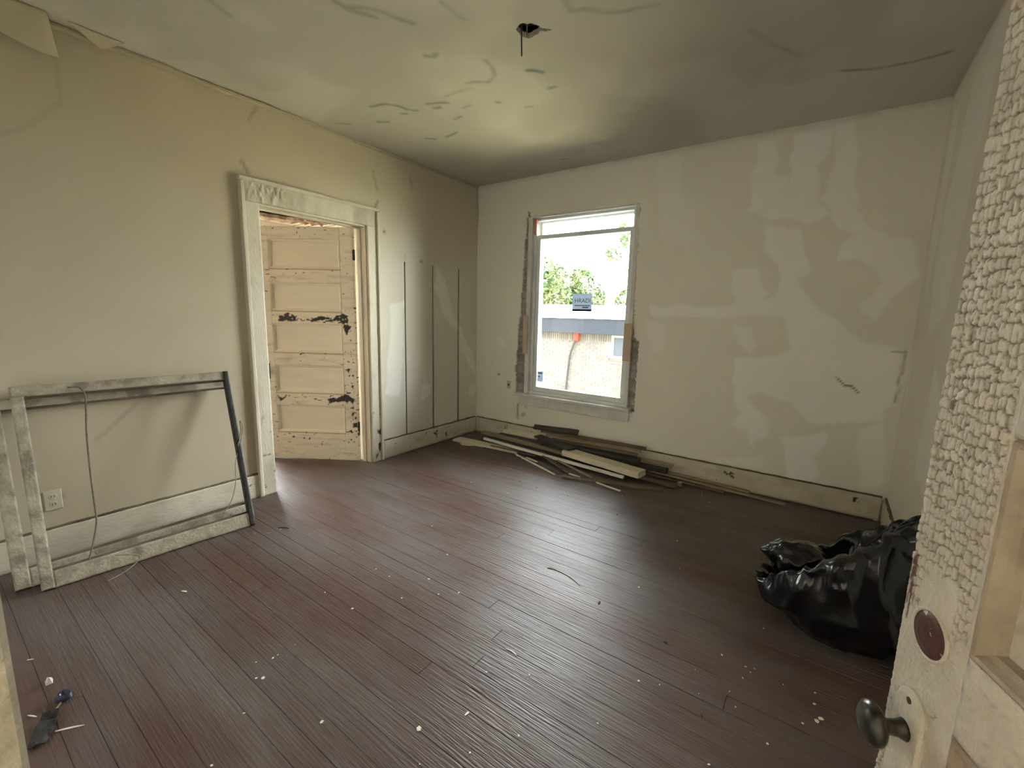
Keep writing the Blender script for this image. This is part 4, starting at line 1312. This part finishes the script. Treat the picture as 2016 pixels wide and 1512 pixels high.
sliver((2.378, -2.570, .0014), .062, .008, -.1, 'chipw', 'long white paint sliver in the middle of the floor')
sliver((2.30, -1.965, .0014), .20, .006, -.25, 'b_tan', 'curved splinter lifting off the floor in the window glare', .10)
sliver((2.20, -1.945, .0014), .05, .02, .2, 'b_brown', 'brown flake beside the curved splinter in the window glare', .2)
sliver((1.42, -3.714, .0014), .075, .008, .95, 'chipw', 'white pointed sliver beside the dark scrap at the lower left', .02)
sliver((1.262, -3.778, .0014), .036, .005, .5, 'chipw', 'small white sliver touching the casing at the lower left', .02)
sliver((.91, -3.737, .0014), .022, .005, .9, 'chipw', 'tiny white sliver near the floor at the far left', .02)
sliver((.88, -3.22, .0014), .030, .012, .4, 'chipw', 'broad white flake on the floor below the leaning sash', .1)
sliver((.62, -2.60, .0014), .07, .008, .6, 'chipd', 'dark splinter on the floor near the doorway casing', .1)

# dark-blue lid, crumpled bit of paper and torn scrap at the lower left
lid = empty('bottle_lid', (1.248, -3.700, .002))
tag(lid, 'dark blue round lid lying on the floor at the lower left', 'lid')
ax = Vector((.35, .1, .93)).normalized()
MB().lathe((0, 0, .004), ax, [(0, .019), (.004, .021), (.012, .021), (.016, .018), (.017, .012), (.012, .010), (.011, .002)], 24).build('shell', M['lid'], lid, True)
MB().lathe((0, 0, .004), ax, [(.001, .0222), (.003, .0226), (.005, .0222)], 24).build('rim', M['lid'], lid, True)
pw = MB()
vs_ = [(-.016, -.010, 0), (.012, -.012, 0), (.014, .006, 0), (-.010, .010, 0), (-.004, -.004, .022), (.010, -.002, .028), (.006, .006, .020)]
pw.add(vs_, [(3, 2, 1, 0), (0, 1, 5, 4), (1, 2, 5), (2, 3, 6, 5), (3, 0, 4, 6), (4, 5, 6)])
o = pw.build('plaster_crumb', M['chipw'])
o.location = (1.115, -3.715, .001)
tag(o, 'white wedge-shaped crumb standing behind the dark blue lid', 'crumb')
rows_v, rows_f = [], []
for i in range(7):
    for j in range(5):
        u, v = i / 6 - .5, j / 4 - .5
        z = .004 + .010 * float(fbm(np.array([u * 2.]), np.array([v * 2.]), 3, 2, 3.)[0]) + (.012 if i == 6 else 0)
        rows_v.append((.13 * u, .05 * v * (1 - .4 * abs(u)), z))
for i in range(6):
    for j in range(4): rows_f.append((i * 5 + j, i * 5 + j + 5, i * 5 + j + 6, i * 5 + j + 1))
o = MB().add(rows_v, rows_f).build('torn_scrap', M['leather'])
md = o.modifiers.new('thick', 'SOLIDIFY')
md.thickness = .004
md.offset = -1
o.location = (1.372, -3.765, .004)
o.rotation_euler = (0, 0, 2.75)
tag(o, 'dark torn scrap lying on the floor beside the near casing', 'scrap')
cord('loose_cord', [(1.262, -3.705, .006), (1.285, -3.722, .004), (1.31, -3.735, .010), (1.325, -3.742, .012)], .003, M['wire2'], 'short cord joining the blue lid to the dark scrap', 'cord')

# ------------------------------------------------------------------ rubbish bag
bag = empty('rubbish_bag', (3.46, -1.56, 0))
tag(bag, 'open black plastic rubbish bag slumped on the floor by the right wall', 'bag')


def ridged(x, y, s, seed):
    return 1 - np.abs(2 * fbm(x, y, s, 2, seed) - 1)


nu_, nv_ = 150, 84
th = np.linspace(0, 2 * np.pi, nu_, endpoint=False)
tt = np.linspace(0, 1, nv_)
TH, TT = np.meshgrid(th, tt, indexing='ij')
cx, sx = np.cos(TH), np.sin(TH)
# rim: a tilted loop, low at the left, high against the right wall
rimx, rimy = -.03 + .245 * cx, -.05 + .165 * sx
rimz = .40 + .215 * cx - .04 * sx
basex, basey = .03 + .20 * cx, .07 + .20 * sx
out = np.where(TT < .74, 0, 1)
s = np.clip(TT / .74, 0, 1)
hz = s ** 1.25
bul = np.sin(np.pi * np.clip(s * .92, 0, 1)) ** .8
px = basex * (1 - hz) + rimx * hz + cx * .075 * bul
py = basey * (1 - hz) + rimy * hz + sx * .085 * bul - .02 * bul
pz = rimz * hz
q = np.clip((TT - .74) / .26, 0, 1)         # folded over and down into the mouth
px = np.where(TT < .74, px, rimx * (1 - .62 * q) - .005)
py = np.where(TT < .74, py, rimy * (1 - .62 * q))
pz = np.where(TT < .74, pz, rimz + .012 * np.sin(np.pi * np.clip(q * 3, 0, 1)) - .17 * q)
flat = smooth(0.0, .12, s)
up = smooth(.35, .74, TT)
fold = (ridged(TH * 1.1 + px * 2, TT * 2.0, 1.3, 2.) - .62) * .06 + (ridged(px * 4 + TH * .7, pz * 7 + py * 3, 1.2, 7.) - .62) * (.012 + .04 * up) + (ridged(TH * 3.2, TT * 2.4, 2.0, 12.) - .62) * .022 * up
seam = (_TAB[5, 9] * 0)
px += cx * fold * flat
py += sx * fold * flat
pz += np.where(TT > .5, (ridged(TH * 3.2, TT * .5, 1.7, 21.) - .6) * .05 * smooth(.5, .75, TT), 0)
pz = np.maximum(pz, .003 + .004 * (1 - flat))
px = np.minimum(px, W - .025 - 3.46)
co = np.stack([px, py, pz], -1).reshape(-1, 3).tolist()
fs_ = []
for i in range(nu_):
    for j in range(nv_ - 1):
        a, b = i * nv_ + j, ((i + 1) % nu_) * nv_ + j
        fs_.append((a, b, b + 1, a + 1))
fs_.append(tuple(i * nv_ for i in range(nu_))[::-1])
fs_.append(tuple(i * nv_ + nv_ - 1 for i in range(nu_)))
MB().add(co, fs_).build('sack', M['black'], bag, True)
# crumpled bunch of film in the mouth at the left
bm = bmesh.new()
bmesh.ops.create_icosphere(bm, subdivisions=5, radius=1)
P = np.array([v.co[:] for v in bm.verts])
rf = np.random.RandomState(11)
r = np.full(len(P), 1.25)
for _ in range(52):
    nn = rf.normal(0, 1, 3)
    nn /= np.linalg.norm(nn)
    r = np.minimum(r, rf.uniform(.80, 1.04) / np.maximum(P @ nn, .05))
r = r * (1 + .38 * (ridged(P[:, 0] * .9 + P[:, 2] * .5, P[:, 1] * .9 + P[:, 2] * .7, 1.3, 4.) - .7))
for v, k in zip(bm.verts, r): v.co = Vector((v.co.x * .135 * k - .17, v.co.y * .10 * k - .045, v.co.z * .092 * k + .30))
me = bpy.data.meshes.new('crumpled_film')
bm.to_mesh(me)
bm.free()
new_obj('crumpled_film', me, M['black'], bag, True)

# ------------------------------------------------------------------ next room beyond the left doorway
onx0, ony0, ony1 = -4.2, -3.95, 1.15
o = MB().box(onx0 - .12, onx0, ony0, -2.6, 0, H).box(onx0 - .12, onx0, -.4, ony1, 0, H).box(onx0 - .12, onx0, -2.6, -.4, 0, .6).box(onx0 - .12, onx0, -2.6, -.4, 2.3, H).build('wall_next_room_far', M['oroom'])
S(o, 'pale far wall of the next room glimpsed past the door', 'wall')
o = MB().box(onx0 - .12, -.13, ony1, ony1 + .12, 0, H).box(-.25, -.13, .2, ony1 + .12, 0, H).build('wall_next_room_back', M['oroom'])
S(o, 'pale pink-white wall of the next room in the gap beside the door', 'wall')
o = MB().box(onx0 - .12, -.13, ony0 - .12, ony0, 0, H).build('wall_next_room_front', M['oroom'])
S(o, 'pale near wall of the next room', 'wall')
# ceiling of the next room: tiles with a ragged hole showing laths
OH = [(-3.80, -1.15), (-2.75, -1.2), (-2.55, -.75), (-2.7, -.25), (-2.85, .05), (-3.25, .30), (-3.55, .28), (-3.80, -.05), (-3.92, -.6)]
oc = MB().box(onx0 - .12, -.13, ony0, ony1 + .12, H + .90, H + .94).box(-4.1, -4.08, -1.4, .5, H + .03, H + .9).box(-2.4, -2.38, -1.4, .5, H + .03, H + .9).box(-4.1, -2.4, -1.42, -1.4, H + .03, H + .9).box(-4.1, -2.4, .5, .52, H + .03, H + .9)
ceil2 = grid_sheet('ceiling_next_room', (0, 0, H), X, Y, (0, 0, -1), lines(onx0, -.13, .03), lines(ony0, ony1, .03), [M['oceil'], M['gap']], None,
                   lambda u, v: inside(u + .06 * (fbm(u, v, 9, 3) - .5), v, OH), None, None, .05, None, oc)
S(ceil2, 'pale tiled ceiling of the next room with a dark broken hole', 'ceiling')
for i in range(9):
    y = -1.35 + i * .2
    MB().box(-4.05, -3.70 + .1 * math.sin(i * 2.), y, y + .04, H + .055, H + .065).build('lath', M['lath'], ceil2)
for y in (-.82, -.30):
    MB().box(-4.05, -2.42, y, y + .05, H + .07, H + .22).build('joist', M['lath'], ceil2)
n = len(OH)
vs_, fs_ = [], []
for i in range(72):      # crumbling plaster edge round the hole
    f = i / 72 * n
    a, b = OH[int(f)], OH[(int(f) + 1) % n]
    t = f - int(f)
    x, y = a[0] + (b[0] - a[0]) * t, a[1] + (b[1] - a[1]) * t
    cxh, cyh = -3.25, -.45
    j = .05 * random.random()
    for k, z in ((1.07 + j, H + .004), (1.0 + j * .5, H - .02 - .04 * random.random()), (.93 - j, H - .005), (.90 - j, H + .04)):
        vs_.append((cxh + (x - cxh) * k, cyh + (y - cyh) * k, z))
for i in range(72):
    for k in range(3): fs_.append((i * 4 + k, ((i + 1) % 72) * 4 + k, ((i + 1) % 72) * 4 + k + 1, i * 4 + k + 1))
MB().add(vs_, fs_).build('broken_plaster_edge', M['plaster'], ceil2)
for i in range(7):       # joints of the ceiling tiles seen above the door
    y = .18 + i * .16
    MB().box(-4.19, -2.4, y, y + .008, H - .004, H + .002).build('tile_joint', M['gap'], ceil2)
o = MB().fbox((0, 0, 0), X, Z, Y, -2.06, -1.97, .10, .70, -.19, -.165, .002).build('dark_board', M['b_dark'])
tag(o, 'narrow dark board standing in the next room behind the door gap', 'board')
MB().box(-2.06, -1.97, -.19, -.165, 0.004, .1).build('foot', M['b_dark'], o)

# ------------------------------------------------------------------ unseen hall behind the viewer, with an opening added to light the room
hy0 = -5.62
h = MB().box(1.2, 5.0, hy0 - .02, -4.03, -.10, -.004)
S(h.build('floor_hall', M['floor']), 'hall floor behind the viewer', 'floor')
h = MB().box(5.0, 5.1, hy0, -4.03, 0, H).box(1.1, 5.1, hy0 - .1, hy0, 0, H).box(1.1, 1.2, hy0, -5.53, 0, H).box(1.1, 1.2, -4.13, -4.03, 0, H).box(1.1, 1.2, -5.53, -4.13, 2.3, H).box(1.1, 1.2, -5.53, -4.13, 0, .6)
h.box(W + .12, 5.0, -4.05, -4.03, 0, H)
S(h.build('wall_hall', M['hall']), 'hall walls behind the viewer with an opening added for daylight', 'wall')
S(MB().box(-1.2, 5.1, -5.8, -4.03, H, H + .12).build('ceiling_hall', M['hall']), 'hall ceiling behind the viewer, extended as an added sun-blocking overhang', 'ceiling')  # runs on past the hall as an unseen overhang added to keep sun out

# ------------------------------------------------------------------ outdoors
S(MB().box(-40, 40, -30, 60, -1.6, -1.5).build('ground', M['grass']), 'sunlit grass outside the window', 'ground')
nh = empty('neighbour_house', (-2.0, 7.3, -1.5))
tag(nh, 'low whitewashed brick house with grey fascia outside the window', 'house')
NX, NY, NZ = 2.0, -7.3, 1.5
MB().box(-8 + NX, 5 + NX, .012, 3.6, 0, 2.45).build('wall_core', M['nmortar'], nh)
BW, BH, JT = .203, .058, .0105
pro = MB().fbox((0, 0, 0), X, Z, (0, -1, 0), 0, BW, 0, BH, -.05, .0, .004).mesh('brick')
pro.materials.append(M['nbrick'])
sol = MB().fbox((0, 0, 0), X, Z, (0, -1, 0), 0, BH, 0, BW, -.05, .002, .004).mesh('brick')
sol.materials.append(M['nbrick'])
nwx0, nwx1, nwz0, nwz1 = -1.45, -.45, .26, .88
spots = []
for r_ in range(34):
    z = .685 - (r_ + 1) * (BH + JT)
    if z < -1.5: break
    for c_ in range(-22, 26):
        x = -2.5 + c_ * (BW + JT) + (r_ % 2) * (BW + JT) / 2
        if x < -7.8 or x > 4.6: continue
        if x + BW > nwx0 and x < nwx1 and z + BH > nwz0 - .08 and z < nwz1: continue
        spots.append((x, z, pro))
for c_ in range(-80, 104):
    x = -2.5 + c_ * (BH + JT)
    if x + BH > nwx0 and x < nwx1: continue
    if -7.8 < x < 4.6: spots.append((x, .685, sol))
spots.sort(key=lambda s_: abs(s_[0] + .1 + 2.5) * 1.0 + max(0, -1.0 - s_[1]) * 3)
rest = MB()
for i, (x, z, me) in enumerate(spots):
    if i < 298:
        b = bpy.data.objects.new('brick', me)
        C.objects.link(b)
        b.parent = nh
        b.location = (x + NX, random.uniform(-.003, .003), z + NZ)
    else:
        if me is pro: rest.fbox((x + NX, 0, z + NZ), X, Z, (0, -1, 0), 0, BW, 0, BH, -.05, 0, .004)
        else: rest.fbox((x + NX, 0, z + NZ), X, Z, (0, -1, 0), 0, BH, 0, BW, -.05, .002, .004)
ro = rest.build('brick_courses', M['nbrick'], nh)
ro['kind'] = 'stuff'
MB().fbox((0, 0, 0), X, Z, (0, -1, 0), -8.3 + NX, 5.3 + NX, .89 + NZ, 1.33 + NZ, -.1, .26, .01).build('fascia', M['fascia'], nh)
MB().fbox((0, 0, 0), X, Z, (0, -1, 0), -8.3 + NX, 5.3 + NX, 1.30 + NZ, 1.352 + NZ, .26, .30, .004).build('drip_edge', M['vinyl'], nh)
for i in range(12):      # roofing sheets laid up the low slope
    x0 = -8.3 + i * 1.14
    MB().add([(x0 + NX, -.30, 1.355 + NZ), (x0 + 1.15 + NX, -.30, 1.355 + NZ), (x0 + 1.15 + NX, 3.8, 1.765 + NZ), (x0 + NX, 3.8, 1.765 + NZ),
              (x0 + NX, -.30, 1.33 + NZ), (x0 + 1.15 + NX, -.30, 1.33 + NZ), (x0 + 1.15 + NX, 3.8, 1.74 + NZ), (x0 + NX, 3.8, 1.74 + NZ)],
             [(0, 1, 2, 3), (7, 6, 5, 4), (0, 4, 5, 1), (1, 5, 6, 2), (2, 6, 7, 3), (3, 7, 4, 0)]).build('roof_sheet', M['roof'], nh)
nw = empty('window', (0, 0, 0), nh)
for a, b, c_, d_ in ((nwx0, nwx0 + .07, nwz0, nwz1), (nwx1 - .07, nwx1, nwz0, nwz1), (nwx0 + .07, nwx1 - .07, nwz0, nwz0 + .07), (nwx0 + .07, nwx1 - .07, nwz1 - .06, nwz1)):
    MB().fbox((0, 0, 0), X, Z, (0, -1, 0), a + NX, b + NX, c_ + NZ, d_ + NZ, -.012, .02, .006).build('window_frame', M['nframe'], nw)
MB().fbox((0, 0, 0), X, Z, (0, -1, 0), nwx0 + .07 + NX, nwx1 - .07 + NX, nwz0 + .07 + NZ, nwz1 - .06 + NZ, -.012, -.004).build('pane', M['nglass'], nw)
MB().fbox((0, 0, 0), X, Z, (0, -1, 0), nwx0 - .06 + NX, nwx1 + .06 + NX, nwz0 - .075 + NZ, nwz0 + NZ, -.012, .05, .006).build('window_sill', M['nbrick'], nw)
rb = empty('meter_box', (-2.485, 7.29, .79))
tag(rb, 'small red box on the brick house below its fascia', 'box')
MB().fbox((0, 0, 0), X, Z, (0, -1, 0), -.085, .085, -.115, .105, 0, .10, .012).build('housing', M['red'], rb)
MB().fbox((0, 0, 0), X, Z, (0, -1, 0), -.05, .05, -.13, -.115, .02, .08, .0).build('outlet_collar', M['conduit'], rb)
cord('grey_conduit', [(-2.50, 7.22, .66), (-2.58, 7.23, .50), (-2.66, 7.24, .25), (-2.70, 7.25, -.1), (-2.735, 7.25, -.5), (-2.75, 7.25, -.95), (-2.75, 7.25, -1.45)], .028, M['conduit'], 'grey conduit curving down the brick wall from the red box', 'pipe')


def leaf_mesh(n, cen, rad, sz, seed):
    rs = np.random.RandomState(seed)
    mb = MB()
    vs_, fs_ = [], []
    cl = [(rs.normal(0, .45, 3)) for _ in range(max(6, n // 60))]
    for i in range(n):
        c = cl[rs.randint(len(cl))] + rs.normal(0, .16, 3)
        c = c / max(1, np.linalg.norm(c))
        p = np.array(cen) + c * np.array(rad)
        a = rs.normal(0, 1, 3); a /= np.linalg.norm(a)
        b = np.cross(a, rs.normal(0, 1, 3)); b /= np.linalg.norm(b)
        l = sz * rs.uniform(.6, 1.3)
        k = len(vs_)
        vs_ += [p - a * l, p + b * l * .42 + np.cross(a, b) * l * .1, p + a * l, p - b * l * .42 + np.cross(a, b) * l * .1]
        fs_.append((k, k + 1, k + 2, k + 3))
    return mb.add(vs_, fs_)


def tree(loc, crown, rad, n, sz, seed, label, hgt):
    t = empty('tree', loc)
    tag(t, label, 'tree', 'trees beyond the brick house')
    tr = MB().tube([(0, 0, 0), (.05, 0, hgt * .4), (-.03, .02, hgt * .75), (.02, 0, hgt)], [.16, .13, .09, .04], 8)
    for k in range(5):
        a = k * 1.3
        tr.tube([(0, 0, hgt * .6), (math.cos(a) * rad[0] * .35, math.sin(a) * .4, hgt * .85), (math.cos(a) * rad[0] * .65, math.sin(a) * .6, hgt * 1.05)], [.05, .035, .012], 6)
    tr.build('trunk', M['bark'], t, True)
    f = leaf_mesh(n, crown, rad, sz, seed).build('foliage', M['leaf'], t)
    f['kind'] = 'stuff'


tree((-7.6, 13.6, -1.5), (0, 0, 4.0), (1.25, 1.2, 1.6), 4200, .12, 3, 'leafy tree at the left of the window view', 4.2)
tree((-7.21, 16.3, -1.5), (0, 0, 3.66), (1.33, 1.2, 1.45), 3600, .14, 5, 'leafy tree above the middle of the brick house roof', 3.6)
tree((-3.2, 13.4, -1.5), (0, 0, 3.3), (.75, .8, .75), 900, .11, 8, 'small leafy tree low at the right of the window view', 3.4)
tree((-2.1, 12.0, -1.5), (-.95, 0, 5.3), (.75, .9, 1.1), 420, .11, 11, 'sparse high branch at the upper right of the window view', 6.2)
pl = empty('utility_pole', (-4.66, 15.0, -1.5))
tag(pl, 'thin dark utility pole right of the trees', 'pole')
MB().tube([(0, 0, 0), (0, 0, 4.3)], .05, 10).build('shaft', M['bark'], pl)
MB().tube([(-.17, 0, 4.1), (.17, 0, 4.1)], .02, 6).build('cross_arm', M['bark'], pl)
